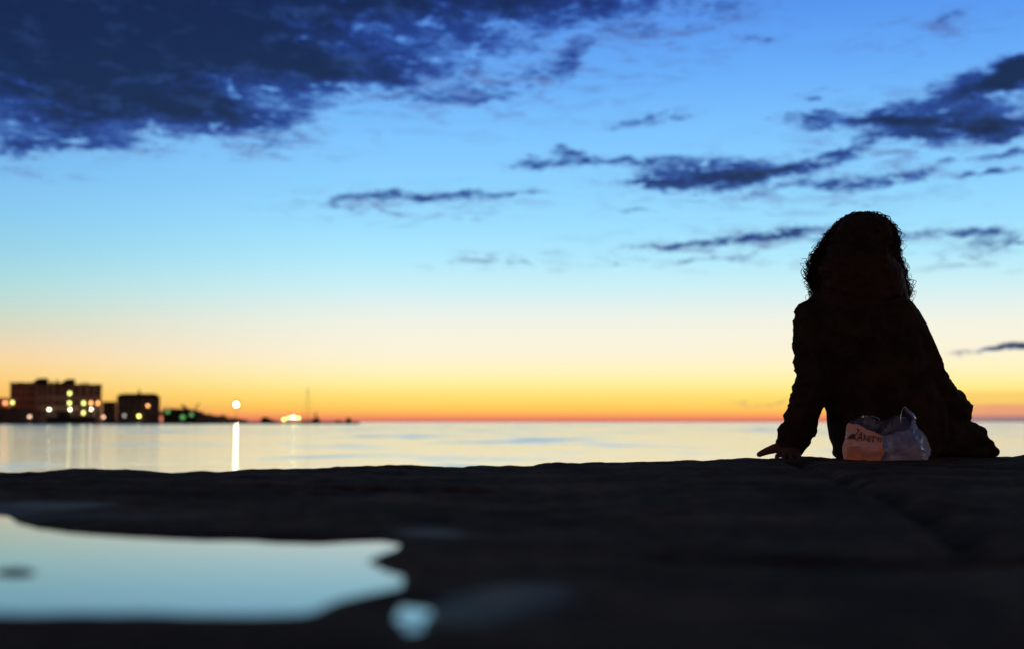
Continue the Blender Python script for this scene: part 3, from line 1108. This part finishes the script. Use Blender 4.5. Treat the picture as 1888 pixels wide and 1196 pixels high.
def film_material(name, col_a, col_b, transp, transl=0.45, rough=0.28):
    m = bpy.data.materials.new(name)
    m.use_nodes = True
    T = NT(m.node_tree)
    T.n.clear()
    tc_ = T.node('ShaderNodeTexCoord')
    nz_ = T.noise(tc_.outputs['Object'], 16.0, 4, 0.6, 0.4)
    col = T.mix(T.smooth(nz_, 0.38, 0.62), col_a, col_b)
    dif = T.node('ShaderNodeBsdfDiffuse'); T.put(dif.inputs[0], col); dif.inputs['Roughness'].default_value = 0.0
    trl = T.node('ShaderNodeBsdfTranslucent'); T.put(trl.inputs[0], col)
    gls = T.node('ShaderNodeBsdfGlossy'); gls.inputs['Roughness'].default_value = rough
    tra = T.node('ShaderNodeBsdfTransparent'); tra.inputs[0].default_value = (.9, .92, .95, 1)
    fr = T.node('ShaderNodeFresnel'); fr.inputs[0].default_value = 1.5
    m1 = T.node('ShaderNodeMixShader'); m1.inputs[0].default_value = transl
    T.l.new(dif.outputs[0], m1.inputs[1]); T.l.new(trl.outputs[0], m1.inputs[2])
    m2 = T.node('ShaderNodeMixShader'); T.put(m2.inputs[0], transp)
    T.l.new(m1.outputs[0], m2.inputs[1]); T.l.new(tra.outputs[0], m2.inputs[2])
    m3 = T.node('ShaderNodeMixShader'); T.put(m3.inputs[0], fr.outputs[0])
    T.l.new(m2.outputs[0], m3.inputs[1]); T.l.new(gls.outputs[0], m3.inputs[2])
    bp = T.node('ShaderNodeBump'); bp.inputs['Strength'].default_value = 0.5; bp.inputs['Distance'].default_value = 0.003
    T.l.new(T.noise(tc_.outputs['Object'], 55.0, 4, 0.6, 0.5), bp.inputs['Height'])
    for nd in (dif, trl, gls):
        T.l.new(bp.outputs[0], nd.inputs['Normal'])
    o = T.node('ShaderNodeOutputMaterial')
    T.l.new(m3.outputs[0], o.inputs[0])
    return m


film_m = film_material('sky_sheen_film', (0.40, 0.48, 0.85), (0.75, 0.80, 1.0), 0.45, 0.35, 0.12)  # blue sky reflection on the whitish film is put into its colour
warm_film_m = film_material('warm_lit_film', (0.95, 0.46, 0.30), (0.95, 0.62, 0.62), 0.0, 0.12, 0.22)  # warm light falling on this side is put into the colour as coral
ink_m = mat('dark_green_ink', (0.10, 0.085, 0.05), 0.6, 0.2, 0.1)

# columns round the bag: bottom, belly, top, as px, py, distance
COLS = [[(1556, 850, 4.345), (1552, 822, 4.35), (1565, 777, 4.365)],
        [(1590, 851, 4.325), (1592, 822, 4.305), (1597, 789, 4.34)],
        [(1622, 848, 4.305), (1627, 825, 4.290), (1629, 801, 4.32)],
        [(1650, 848, 4.33), (1655, 825, 4.33), (1656, 794, 4.365)],
        [(1682, 849, 4.34), (1692, 826, 4.34), (1680, 790, 4.385)],
        [(1712, 845, 4.38), (1716, 828, 4.40), (1685, 768, 4.425)],
        [(1706, 843, 4.49), (1708, 822, 4.50), (1670, 771, 4.47)],
        [(1650, 842, 4.51), (1652, 810, 4.52), (1648, 765, 4.49)],
        [(1620, 843, 4.51), (1620, 810, 4.51), (1619, 777, 4.47)],
        [(1597, 843, 4.50), (1595, 805, 4.50), (1597, 765, 4.46)],
        [(1566, 845, 4.45), (1562, 815, 4.46), (1577, 774, 4.42)]]
CW = [[P(*q) for q in c] for c in COLS]
for c in CW:
    c[0].z = 0.004
NC = len(CW)


def crumple(p):
    q = np.array([[p.x, p.y, p.z]])
    a = float(fbm(q * 26, 3)[0]); b_ = float(fbm(q * 26 + 40, 3)[0]); c = float(fbm(q * 30 + 80, 3)[0])
    w = min(1.0, max(0.0, (p.z - 0.004) / 0.02))
    # folded facets
    return Vector((a, b_, c * .6)) * 0.0078 * (0.25 + .75 * w) * (1.0 if w > 0 else 0)


def bagpt(u, v):
    """u = column number round the bag, v = 0 bottom .. 1 top"""
    i = int(math.floor(u)) % NC
    f = u - math.floor(u)
    def col(k, v):
        b0, m0, t0 = CW[k % NC]
        if v < .5:
            return b0.lerp(m0, v * 2)
        return m0.lerp(t0, v * 2 - 1)
    fs = f * .6 + .4 * f * f * (3 - 2 * f)
    return col(i, v).lerp(col(i + 1, v), fs)


def bag_patch(u0, u1, nu, nv, name, m, floor=False):
    vs, fs = [], []
    for a in range(nu + 1):
        for c in range(nv + 1):
            p = bagpt(u0 + (u1 - u0) * a / nu, c / nv)
            vs.append(p + crumple(p))
    for a in range(nu):
        for c in range(nv):
            k = a * (nv + 1) + c
            fs.append((k, k + nv + 1, k + nv + 2, k + 1))
    me = mesh_np(vs, fs)
    me.transform(binv)
    o = link_mesh(name, me, m, bag, False)
    return o


fb = bag_patch(2, NC, 84, 26, 'bag_film', film_m)
pp = bag_patch(0, 2, 26, 26, 'warm_lit_panel', warm_film_m)
# floor of the bag
vs = [bagpt(k * .5, 0) for k in range(NC * 2)]
me = mesh_np([Vector((v.x, v.y, .004)) for v in vs], [tuple(range(len(vs)))])
me.transform(binv)
link_mesh('bag_bottom', me, film_m, bag)


def ribbon(pts, wid, name):
    m = MB()
    m.loft(pts, wid, 8, (0, 1, 0))
    o = m.build(name, film_m, bag, True)
    o.data.transform(binv)
    return o


ribbon([P(1661, 779, 4.41), P(1660, 765, 4.41), P(1662, 754, 4.415), P(1664, 750, 4.42), P(1668, 753, 4.425), P(1674, 759, 4.425), P(1681, 764, 4.425),
        P(1686, 771, 4.425)],
       [(.0016, .008), (.0016, .010), (.0020, .012), (.0028, .013), (.0055, .014), (.0070, .014), (.0072, .012), (.005, .008)], 'handle')
ribbon([P(1594, 769, 4.465), P(1606, 757 + 9, 4.468), P(1618, 770, 4.472), P(1621, 779, 4.472)],
       [(.0016, .008), (.003, .012), (.003, .012), (.0016, .008)], 'handle')

# lettering on the panel
fc = bpy.data.curves.new('t', 'FONT')
fc.body = 'ZANETTI'
fc.shear = 0.25
fc.size = 1.0
fc.offset = 0.008
fo = bpy.data.objects.new('t', fc)
COL.objects.link(fo)
dg = bpy.context.evaluated_depsgraph_get()
tm = bpy.data.meshes.new_from_object(fo.evaluated_get(dg))
bpy.data.objects.remove(fo)
bmt = bmesh.new(); bmt.from_mesh(tm)
bmesh.ops.subdivide_edges(bmt, edges=bmt.edges, cuts=1)
bmt.to_mesh(tm); bmt.free()
tc_ = get_co(tm)
x0, x1 = tc_[:, 0].min(), tc_[:, 0].max()
y1 = tc_[:, 1].max()
new = []
for x, y, z in tc_:
    a = (x - x0) / (x1 - x0)
    h = y / y1
    u = 0.42 + a * 1.54
    v = 0.73 - 0.07 * a - .05 * math.sin(a * math.pi) + h * .21
    p = bagpt(u, v)
    p = p + crumple(p)
    e1 = bagpt(min(1.999, u + .05), v) - bagpt(u - .05, v)
    nrm = e1.cross(Vector((0, 0, 1))).normalized()
    new.append(p + nrm * 0.0022 if nrm.y < 0 else p - nrm * 0.0022)
set_co(tm, np.array([tuple(q) for q in new]))
tm.transform(binv)
link_mesh('lettering', tm, ink_m, bag)
lf = MB()
leaf = [(0.14, .66), (0.22, .74), (0.36, .80), (0.50, .80), (0.58, .74), (0.46, .70), (0.34, .70), (0.24, .68)]
lv = []
for u, v in leaf:
    p = bagpt(u, v)
    lv.append(p + crumple(p) + Vector((0, -.003, 0)))
lf.add(lv, [tuple(range(len(lv)))])
o = lf.build('leaf_mark', ink_m, bag)
o.data.transform(binv)

# ------------------------------------------------------------------ far shore of the harbour
D = 1000.0
QZ = 0.25                        # level of the far quays


def fx(px, d=D):
    return P(px, HORIZON, d).x


def fz(py, d=D):
    return P(944, py, d).z


def away(o, base):
    o.data.transform(Matrix.Translation(-Vector(base)))
    return o


shore_m = mat('far_shore_stone', (0.05, 0.045, 0.045), 0.9, 0.1, 0.3, 0.2)
shore = MB()
pl = [(-1500, SEA_Z - 2), (-1500, QZ), (fx(436), QZ), (fx(438), fz(776.6)), (fx(660), fz(776.8)), (fx(667), SEA_Z - 2)]
shore.prism(pl, D - 6, D + 9)
shore.box(-1500, fx(300), D + 9, D + 160, SEA_Z - 2, QZ - .004)
tag(shore.build('far_shore', shore_m), 'long low dark quay and breakwater across the bay', kind='structure')

bank = MB()
bank.prism([(fx(295), SEA_Z - 1), (fx(295), fz(751)), (fx(318), fz(752.0)), (fx(338), fz(754)), (fx(350), fz(757.5)), (fx(360), fz(763.5)), (fx(388), fz(765)),
            (fx(392), fz(770)), (fx(420), fz(770.8)), (fx(437), fz(773)), (fx(438), SEA_Z - 1)], D + 9.5, D + 40)
tag(bank.build('embankment', shore_m), 'dark bank sloping down behind the trees and the small sheds', kind='structure')

brick_m = mat('reddish_plaster', (0.42, 0.20, 0.13), 0.9, 0.1, 0.2, 0.35)
brown_m = mat('brown_plaster', (0.38, 0.26, 0.20), 0.9, 0.1, 0.2, 0.35)
grey_m = mat('grey_render', (0.10, 0.095, 0.10), 0.9, 0.1, 0.2, 0.35)
roof_m = mat('dark_roof', (0.035, 0.03, 0.03), 0.9, 0.1, 0.2, 0.5)
glass_m = mat('dark_window_glass', (0.015, 0.018, 0.022), 0.3, 0.3, 0.1, 1.0)
iron_m = mat('dark_painted_iron', (0.03, 0.03, 0.032), 0.6, 0.2, 0.1, 1.0)
hull_m = mat('dark_hull_paint', (0.02, 0.022, 0.028), 0.6, 0.2, 0.1, 1.0)
lit_y = glow_mat('lit_yellow_window', (0.80, 0.82, 0.22), 5.0)
lit_o = glow_mat('lit_orange_window', (1.0, 0.42, 0.13), 5.0)
lamp_w = glow_mat('white_floodlight_glass', (1.0, 0.92, 0.62), 24.0)
lamp_c = glow_mat('pale_pier_lamp_glass', (1.0, 0.95, 0.5), 16.0)
lamp_big = glow_mat('bright_lamp_glass', (1.0, 0.90, 0.62), 320.0)
lamp_y = glow_mat('yellow_lamp_glass', (1.0, 0.86, 0.20), 9.0)
lamp_g = glow_mat('green_lamp_glass', (0.16, 0.50, 0.14), 0.8)
lamp_gb = glow_mat('bright_green_lamp_glass', (0.25, 0.85, 0.30), 8.0)
lamp_p = glow_mat('dim_pinkish_lamp_glass', (1.0, 0.62, 0.42), 3.5)
lamp_d = glow_mat('dim_white_lamp_glass', (0.9, 0.85, 0.8), 1.2)
lamp_r = glow_mat('red_orange_lamp_glass', (1.0, 0.30, 0.12), 3.6)


def part(name, m, parent, *boxes, prism=None):
    mb = MB()
    for b_ in boxes:
        mb.box(*b_)
    if prism:
        mb.prism(*prism)
    o = mb.build(name, m, parent)
    o.data.transform(Matrix.Translation(-parent.location))
    return o


def window(parent, px, py, yf, m, w=1.9, h=2.7, label=None):
    x, z = fx(px, yf), fz(py, yf)
    fr = part('window', roof_m, parent, (x - w / 2 - .25, x + w / 2 + .25, yf - .10, yf - .003, z - h / 2 - .25, z - h / 2),
              (x - w / 2 - .25, x + w / 2 + .25, yf - .10, yf - .003, z + h / 2, z + h / 2 + .25),
              (x - w / 2 - .25, x - w / 2, yf - .10, yf - .003, z - h / 2, z + h / 2), (x + w / 2, x + w / 2 + .25, yf - .10, yf - .003, z - h / 2, z + h / 2))
    mb = MB()
    mb.box(x - w / 2, x + w / 2, yf - .05, yf - .004, z - h / 2, z + h / 2)
    pn = mb.build('pane', m, fr)
    pn.data.transform(Matrix.Translation(-parent.location))
    if label:
        pn['label'] = label
    return fr


# --- the large building
B1 = empty('harbour_building', (fx(102), D + 14, QZ))
tag(B1, 'large brown multi-storey harbour building with stepped roof and lit windows, leftmost of the big two', 'building')
yw, ym = D + 16.0, D + 12.0
part('wall', brick_m, B1, (fx(17, yw), fx(66, yw), yw, yw + 30, QZ, fz(705.5, yw)))
part('wall', brown_m, B1, (fx(66, ym), fx(186.5, ym), ym, ym + 34, QZ, fz(708.8, ym)))
part('cornice', roof_m, B1, (fx(16, yw), fx(66, yw), yw - .5, yw + 30.5, fz(705.5, yw), fz(704.0, yw)))
part('cornice', roof_m, B1, (fx(66, ym), fx(187.5, ym), ym - .5, ym + 34.5, fz(708.8, ym), fz(707.2, ym)))
def rx(a):
    return [(fx(px, ym + 8), fz(py, ym + 8)) for px, py in a]
part('roof', roof_m, B1, prism=(rx([(58, 706), (60, 702), (69, 696.2), (86.5, 696.2), (88.5, 708)]), ym + 8, ym + 22))
part('roof', roof_m, B1, prism=(rx([(110, 709), (112, 704), (122, 697.8), (136.8, 697.8), (137.5, 709)]), ym + 8, ym + 22))
part('roof', roof_m, B1, prism=(rx([(88, 709), (88, 704.5), (111, 704.5), (111, 709)]), ym + 9, ym + 20))
for px, top_, w in ((93.4, 701.5, 1.5), (104, 699.3, 1.7), (150, 704.2, 1.5), (158.6, 703.8, 1.8), (36, 703.0, 1.2)):
    x = fx(px, ym + 3)
    part('chimney', roof_m, B1, (x - w / 2, x + w / 2, ym + 3, ym + 5, fz(709, ym + 3), fz(top_, ym + 3)),
         (x - w / 2 - .2, x + w / 2 + .2, ym + 2.8, ym + 5.2, fz(top_, ym + 3) - .5, fz(top_, ym + 3) - .1))
lit = {(6, 1): lit_y, (6, 2): lit_y, (8, 2): lit_y, (9, 2): lit_o, (10, 2): lit_o, (8, 3): lit_y}
cols_ = [72, 82, 92, 102, 109, 118, 127.4, 140, 153.5, 166.9, 179.8]
for i, px in enumerate(cols_):
    for j, py in enumerate((714.5, 724, 742, 760)):
        m_ = lit.get((i, j), glass_m)
        big = m_ is not glass_m
        window(B1, px, py, ym, m_, 1.5 if big else 1.7, 2.3 if big else 2.7,
               None if not big else ('lit orange window' if m_ is lit_o else 'lit yellow window'))
for i, px in enumerate((22.5, 32, 42, 52, 60)):
    for j, py in enumerate((714, 727, 741)):
        m_ = lit_y if (i, j) == (0, 2) else glass_m
        window(B1, px, py, yw, m_, 1.4 if m_ is lit_y else 1.7, 2.2 if m_ is lit_y else 2.7, 'lit yellow window' if m_ is lit_y else None)

# --- wing at the left frame edge, sheds in front
B0 = empty('harbour_annex', (fx(-10), D + 20, QZ))
tag(B0, 'low flat-roofed annex cut by the left edge, beside the large brown building', 'building')
part('wall', brown_m, B0, (fx(-60, D + 14), fx(15.5, D + 14), D + 14, D + 40, QZ, fz(733.6, D + 14)))
part('roof', roof_m, B0, (fx(-61, D + 14), fx(16.0, D + 14), D + 13.5, D + 40.5, fz(733.6, D + 14), fz(732.4, D + 14)))
for px in (-20, -5):
    window(B0, px, 745, D + 14, glass_m)
SH = empty('quay_shed', (fx(25), D + 4, QZ))
tag(SH, 'long low dark shed on the quay in front of the left building', 'shed')
part('wall', grey_m, SH, prism=([(fx(-40), QZ), (fx(-40), fz(751.5)), (fx(30), fz(751.5)), (fx(47), fz(753)), (fx(61), fz(757)), (fx(63), QZ)], D - 1, D + 7))
part('roof', roof_m, SH, prism=([(fx(-40), fz(751.4)), (fx(-40), fz(750.2)), (fx(30), fz(750.2)), (fx(50), fz(752)), (fx(63), fz(756.6)), (fx(61), fz(756.9)), (fx(47), fz(752.9)), (fx(30), fz(751.4))], D - 1.5, D + 7.5))

# --- lamps
def wall_light(name, px, py, y, m, r, label, group=None, wall_y=None, cat='lamp'):
    o = empty(name, (fx(px, y), y, fz(py, y)))
    tag(o, label, cat, group)
    b_ = o.location
    g_ = MB().ball((0, 0, 0), (r, r * .7, r), 12).build('glass', m, o, True)
    wy = (wall_y - y) if wall_y else 1.0
    MB().box(-r * .7, r * .7, 0.45 * r, r * 1.0, r * .2, r * 1.15).build('housing', iron_m, o)
    MB().loft([(0, r * .6, r * .6), (0, wy, r * .6)], [.06, .06], 6).build('bracket', iron_m, o)
    return o


def post_lamp(name, px, py, y, m, r, label, group=None, base_z=QZ, cat='lamp'):
    z = fz(py, y)
    o = empty(name, (fx(px, y), y, base_z))
    tag(o, label, cat, group)
    MB().ball((0, 0, z - base_z), (r, r, r), 12).build('glass', m, o, True)
    MB().loft([(0, 0, 0), (0, 0, z - base_z - r * .9)], [.16, .09], 8, caps=False).build('post', iron_m, o)
    MB().loft([(0, 0, z - base_z + r * .85), (0, 0, z - base_z + r * 1.3)], [r * .7, r * .2], 8, caps=False).build('cap', iron_m, o)
    return o


FL = 'white floodlights on the large building'
wall_light('floodlight', 89.6, 754, ym - 3.4, lamp_w, .5, 'bright white floodlight low on the large building, leftmost of three', FL, ym)
wall_light('floodlight', 128.7, 754, ym - 3.4, lamp_w, .5, 'bright white floodlight low on the large building, under the two stacked yellow windows', FL, ym)
wall_light('floodlight', 167.8, 754, ym - 3.4, lamp_w, .5, 'bright white floodlight low on the large building, under its orange windows', FL, ym)
wall_light('wall_lamp', 8.6, 741.5, D + 12.6, lamp_r, 1.4, 'red-orange lamp on the annex at the left edge', None, D + 14)
wall_light('wall_lamp', 272, 746.8, D + 4.6, lit_o, .9, 'orange lamp high on the rounded-roof building', None, D + 6)
wall_light('wall_lamp', 256, 766, D + 4.6, lamp_y, .8, 'yellow lamp low on the rounded-roof building', None, D + 6)
wall_light('wall_lamp', 228.8, 765.2, D + 4.6, lamp_d, .9, 'dim white lamp low at the left of the rounded-roof building', None, D + 6)
post_lamp('quay_lamp', 54.3, 767, D - 3, lamp_p, .9, 'dim pinkish lamp on the quay in front of the shed')
post_lamp('quay_lamp', 190.7, 767.7, D - 3, lamp_p, .9, 'pale lamp on the quay between the two big buildings')
post_lamp('street_lamp', 435.3, 744.5, D - 2, lamp_big, .65, 'very bright white lamp on a tall post, its light streaking down the sea')
post_lamp('pier_lamp', 523, 772.3, D - 2, lamp_y, .75, 'yellow pier lamp, leftmost of the cluster on the breakwater', 'cluster of lamps on the breakwater', fz(776.7))
post_lamp('pier_lamp', 531.6, 769.8, D - 1, lamp_gb, .7, 'green pier lamp beside the yellow one on the breakwater', 'cluster of lamps on the breakwater', fz(776.7))
post_lamp('pier_lamp', 540, 768.4, D - 2, lamp_c, .8, 'brightest pale pier lamp in the middle of the breakwater cluster', 'cluster of lamps on the breakwater', fz(776.7))
post_lamp('pier_lamp', 544.5, 769.2, D - 1, lamp_y, .7, 'yellow pier lamp right of the brightest one on the breakwater', 'cluster of lamps on the breakwater', fz(776.7))
post_lamp('pier_lamp', 550.7, 769.8, D - 1, lamp_gb, .7, 'green pier lamp, rightmost of the breakwater cluster', 'cluster of lamps on the breakwater', fz(776.7))
post_lamp('green_lamp', 309, 757.5, D + 4, lamp_g, 1.6, 'dim green lamp beside the rounded-roof building', 'dim green harbour lamps')
post_lamp('green_lamp', 336.6, 768, D + 4, lamp_g, 1.8, 'dim green lamp, lowest of the three by the trees', 'dim green harbour lamps')
post_lamp('green_lamp', 352.8, 763.5, D + 4, lamp_g, 1.5, 'dim green lamp under the small crane', 'dim green harbour lamps')

# --- moored barge
BG = empty('barge', (fx(128), D - 12, SEA_Z))
tag(BG, 'black moored barge in front of the floodlit building', 'barge')
yb = D - 16
part('hull', hull_m, BG, prism=([(fx(86, yb), SEA_Z - .6), (fx(84.5, yb), fz(767.5, yb)), (fx(127, yb), fz(767.8, yb)), (fx(128, yb), fz(766.8, yb)), (fx(171.5, yb), fz(766.8, yb)), (fx(170, yb), SEA_Z - .6)], yb, yb + 9))
part('deckhouse', hull_m, BG, prism=([(fx(105, yb + 2), fz(768, yb)), (fx(106, yb + 2), fz(760, yb)), (fx(111, yb + 2), fz(757.5, yb)), (fx(124, yb + 2), fz(758.5, yb)), (fx(127, yb + 2), fz(768, yb))], yb + 2, yb + 7))
part('bollard', iron_m, BG, (fx(92, yb + 1), fx(92, yb + 1) + .5, yb + 1, yb + 1.5, fz(767.6, yb), fz(765.6, yb)))

# --- second building with rounded roof shoulders, and link
B2 = empty('warehouse', (fx(254), D + 20, QZ))
tag(B2, 'dark warehouse with rounded roof shoulders and one central chimney', 'warehouse')
y2 = D + 6
part('wall', grey_m, B2, (fx(214.8, y2), fx(294.3, y2), y2, y2 + 26, QZ, fz(733, y2)))
part('roof', roof_m, B2, prism=([(fx(214, y2), fz(733, y2)), (fx(214.3, y2), fz(731.5, y2)), (fx(216.5, y2), fz(728.2, y2)), (fx(220, y2), fz(726, y2)), (fx(225, y2), fz(724.6, y2)), (fx(283, y2), fz(724.6, y2)), (fx(289, y2), fz(726.2, y2)), (fx(293, y2), fz(729.2, y2)), (fx(295.2, y2), fz(733, y2))], y2 - .4, y2 + 26.4))
x = fx(255.8, y2 + 8)
part('chimney', roof_m, B2, (x - .9, x + .9, y2 + 8, y2 + 10, fz(725.5, y2 + 8), fz(720.5, y2 + 8)), (x - .3, x + .3, y2 + 8.6, y2 + 9.4, fz(720.5, y2 + 8), fz(715, y2 + 8)))
for px in (221, 232, 243, 256, 270, 284):
    for py in (739, 751, 766):
        if (px, py) in ((270, 751), (256, 766)):
            continue
        window(B2, px, py, y2, glass_m, 1.6, 2.4)
LK = empty('link_building', (fx(200), D + 20, QZ))
tag(LK, 'low flat dark building between the large building and the warehouse', 'building')
part('wall', grey_m, LK, (fx(187.8, D + 15), fx(214.3, D + 15), D + 15, D + 30, QZ, fz(740.6, D + 15)))
part('roof', roof_m, LK, (fx(187.8, D + 15), fx(214.3, D + 15), D + 14.6, D + 30.4, fz(740.6, D + 15), fz(739.2, D + 15)))
for px in (194, 203):
    for py in (747, 758):
        window(LK, px, py, D + 15, glass_m, 1.5, 2.2)

def skew(parent):
    """plans sheared along the view rays, so side walls stay hidden from the camera"""
    k = parent.location.x / parent.location.y
    for ch in [c for c in parent.children if c.type == 'MESH']:
        a = get_co(ch.data)
        a[:, 0] += (a[:, 1] - a[:, 1].min()) * k
        set_co(ch.data, a)


for b_ in (B1, B2, B0, LK, SH):
    skew(b_)

# --- dark trees
leaf_m = mat('dark_foliage', (0.035, 0.05, 0.025), 0.8, 0.1, 0.4, 0.6)
bark_m = mat('dark_bark', (0.04, 0.03, 0.025), 0.9, 0.1, 0.3, 2.0)


def tree(px, py_top, wpx, d, label):
    g = np.random.default_rng(int(px * 7))
    base = Vector((fx(px, d), d, QZ))
    top_ = fz(py_top, d) - QZ
    rw = wpx * D / F / 2
    o = empty('tree', base)
    tag(o, label, 'tree', 'dark trees right of the warehouse')
    tk = MB().loft([(0, 0, 0), (g.normal(0, .1), 0, top_ * .3), (g.normal(0, .3), 0, top_ * .62)], [.32, .24, .12], 8, caps=False)
    for k in range(4):
        a = g.uniform(0, 6.28)
        tk.loft([(0, 0, top_ * .25 + k * .4), (math.cos(a) * rw * .55, math.sin(a) * rw * .55, top_ * .62)], [.12, .05], 6, caps=False)
    tk.build('trunk', bark_m, o)
    cr = MB()
    cl = [(g.normal(0, .45) * rw, g.normal(0, .4) * rw, top_ * g.uniform(.45, .85), g.uniform(.3, .5) * rw) for _ in range(7)]
    for k in range(900):
        c = cl[g.integers(0, 7)]
        v = Vector(g.normal(0, 1, 3)); v.normalize()
        p = Vector((c[0], c[1], c[2])) + v * c[3] * g.uniform(.5, 1.1)
        if p.z > top_:
            p.z = top_ - g.uniform(0, .5)
        n = Vector(g.normal(0, 1, 3)).normalized(); t_ = n.orthogonal().normalized() * g.uniform(.16, .32); b2 = n.cross(t_).normalized() * g.uniform(.16, .3)
        cr.add([p - t_, p + b2, p + t_, p - b2], [(0, 1, 2, 3)])
    cr.build('crown', leaf_m, o)


tree(301, 750.8, 16, D + 8, 'dark bushy tree touching the right side of the warehouse')
tree(315, 752.0, 20, D + 12, 'dark broad tree, second from the warehouse')
tree(331, 753.4, 16, D + 8, 'dark tree standing just left of the leaning crane')

# --- small harbour crane with two slanting jibs
CRN = empty('harbour_crane', (fx(342), D + 6, QZ))
tag(CRN, 'dark harbour crane with slanting jibs right of the trees', 'crane')
yc = D + 6
def beam(name, a, b_, w, parent, m=iron_m, d=None):
    mb = MB()
    pa = P(a[0], a[1], d or yc); pb = P(b_[0], b_[1], d or yc)
    mb.loft([pa, pb], [(w, w), (w * .8, w * .8)], 6, caps=False)
    # lattice
    o = mb.build(name, m, parent)
    o.data.transform(Matrix.Translation(-parent.location))
    return o
part('cabin', iron_m, CRN, (fx(336, yc), fx(349, yc), yc - 2, yc + 3, QZ, fz(757, yc)))
beam('jib', (345, 759), (334.5, 744.8), .55, CRN)
beam('jib', (336, 746.5), (361, 764), .8, CRN)
beam('jib', (357, 757), (367.5, 742.0), .45, CRN)
beam('stay', (345, 759), (352, 753), .3, CRN)
part('counterweight', iron_m, CRN, (fx(350, yc), fx(356, yc), yc - 1.5, yc + 2, fz(766, yc), fz(758.5, yc)))


def low_building(name, label, px0, px1, top_, y, shape=None, chim=None, cat='shed'):
    o = empty(name, (fx((px0 + px1) / 2), y, QZ))
    tag(o, label, cat)
    part('wall', grey_m, o, (fx(px0, y), fx(px1, y), y, y + 9, QZ - .5, fz(top_ + 1.6, y)))
    pts = shape or [(px0 - .6, top_ + 1.6), (px0 + .6, top_), (px1 - .6, top_), (px1 + .6, top_ + 1.6)]
    part('roof', roof_m, o, prism=([(fx(a, y), fz(b_, y)) for a, b_ in pts], y - .4, y + 9.4))
    if chim:
        x = fx(chim[0], y)
        part('chimney', roof_m, o, (x - .35, x + .35, y + 3, y + 4, fz(top_ + 1, y), fz(chim[1], y)))
    return o


low_building('harbour_shed', 'dark flat shed just right of the crane', 361, 387, 762.3, D + 3)
low_building('harbour_shed', 'small low dark shed left of the bright tall lamp', 397.5, 412, 764.8, D + 3,
             [(396.5, 768.5), (399, 765.8), (404, 766.2), (407, 764.2), (412, 765.2), (415, 768), (413, 768.4)], (409, 762.8))
low_building('harbour_shed', 'lowest dark shed at the foot of the bright tall lamp', 414, 434, 769.2, D + 3)
low_building('harbour_shed', 'tiny dark shed between the flat shed and the lamp', 389, 396, 770.5, D + 3)
low_building('pier_hut', 'dark pointed hut left of the breakwater lamp cluster', 481.5, 492, 768.5, D + 2,
             [(480.5, 771.5), (484, 769), (486.5, 767.2), (490, 769.0), (496, 772), (508, 775.5), (508, 776.6), (481, 776.6)], None, 'hut')
low_building('pier_hut', 'small dark hut near the right end of the breakwater', 637.5, 645.5, 770.4, D + 2,
             [(636.5, 772.3), (639, 770.4), (643.5, 770.4), (647, 772.3)], (641, 767.6), 'hut')
low_building('pier_hut', 'very low dark block before the end of the breakwater', 618, 627, 774.2, D + 2, None, None, 'hut')

# --- boats behind the breakwater
WB = empty('work_boat', (fx(579), D + 14, SEA_Z))
tag(WB, 'dark work boat with a short derrick behind the breakwater', 'boat')
yb = D + 14
part('hull', hull_m, WB, prism=([(fx(563, yb), fz(775, yb)), (fx(567, yb), SEA_Z - .5), (fx(588, yb), SEA_Z - .5), (fx(589.5, yb), fz(773.2, yb)), (fx(578, yb), fz(774, yb))], yb, yb + 5))
part('cabin', hull_m, WB, prism=([(fx(573.5, yb), fz(774, yb)), (fx(575, yb), fz(771.2, yb)), (fx(581, yb), fz(770.8, yb)), (fx(582, yb), fz(768, yb)), (fx(586, yb), fz(768, yb)), (fx(587.5, yb), fz(773.6, yb))], yb + 1, yb + 4))
beam('derrick', (582.5, 769), (583, 757.5), .35, WB, iron_m, yb)
beam('boom', (583, 758.5), (578.5, 770), .25, WB, iron_m, yb)
SB = empty('sailing_boat', (fx(568), D + 22, SEA_Z))
tag(SB, 'moored sailing boat with one tall bare mast behind the breakwater', 'boat')
ys = D + 22
part('hull', hull_m, SB, prism=([(fx(555, ys), fz(774.6, ys)), (fx(559, ys), SEA_Z - .5), (fx(576, ys), SEA_Z - .5), (fx(580, ys), fz(774.2, ys)), (fx(567, ys), fz(774.9, ys))], ys, ys + 4))
beam('mast', (567.8, 775), (567.8, 713), .17, SB, iron_m, ys)
beam('boom', (567.8, 769), (557.5, 770), .16, SB, iron_m, ys)
beam('stay', (567.8, 716), (556.5, 774.6), .06, SB, iron_m, ys)
beam('stay', (567.8, 716), (579, 774.4), .06, SB, iron_m, ys)
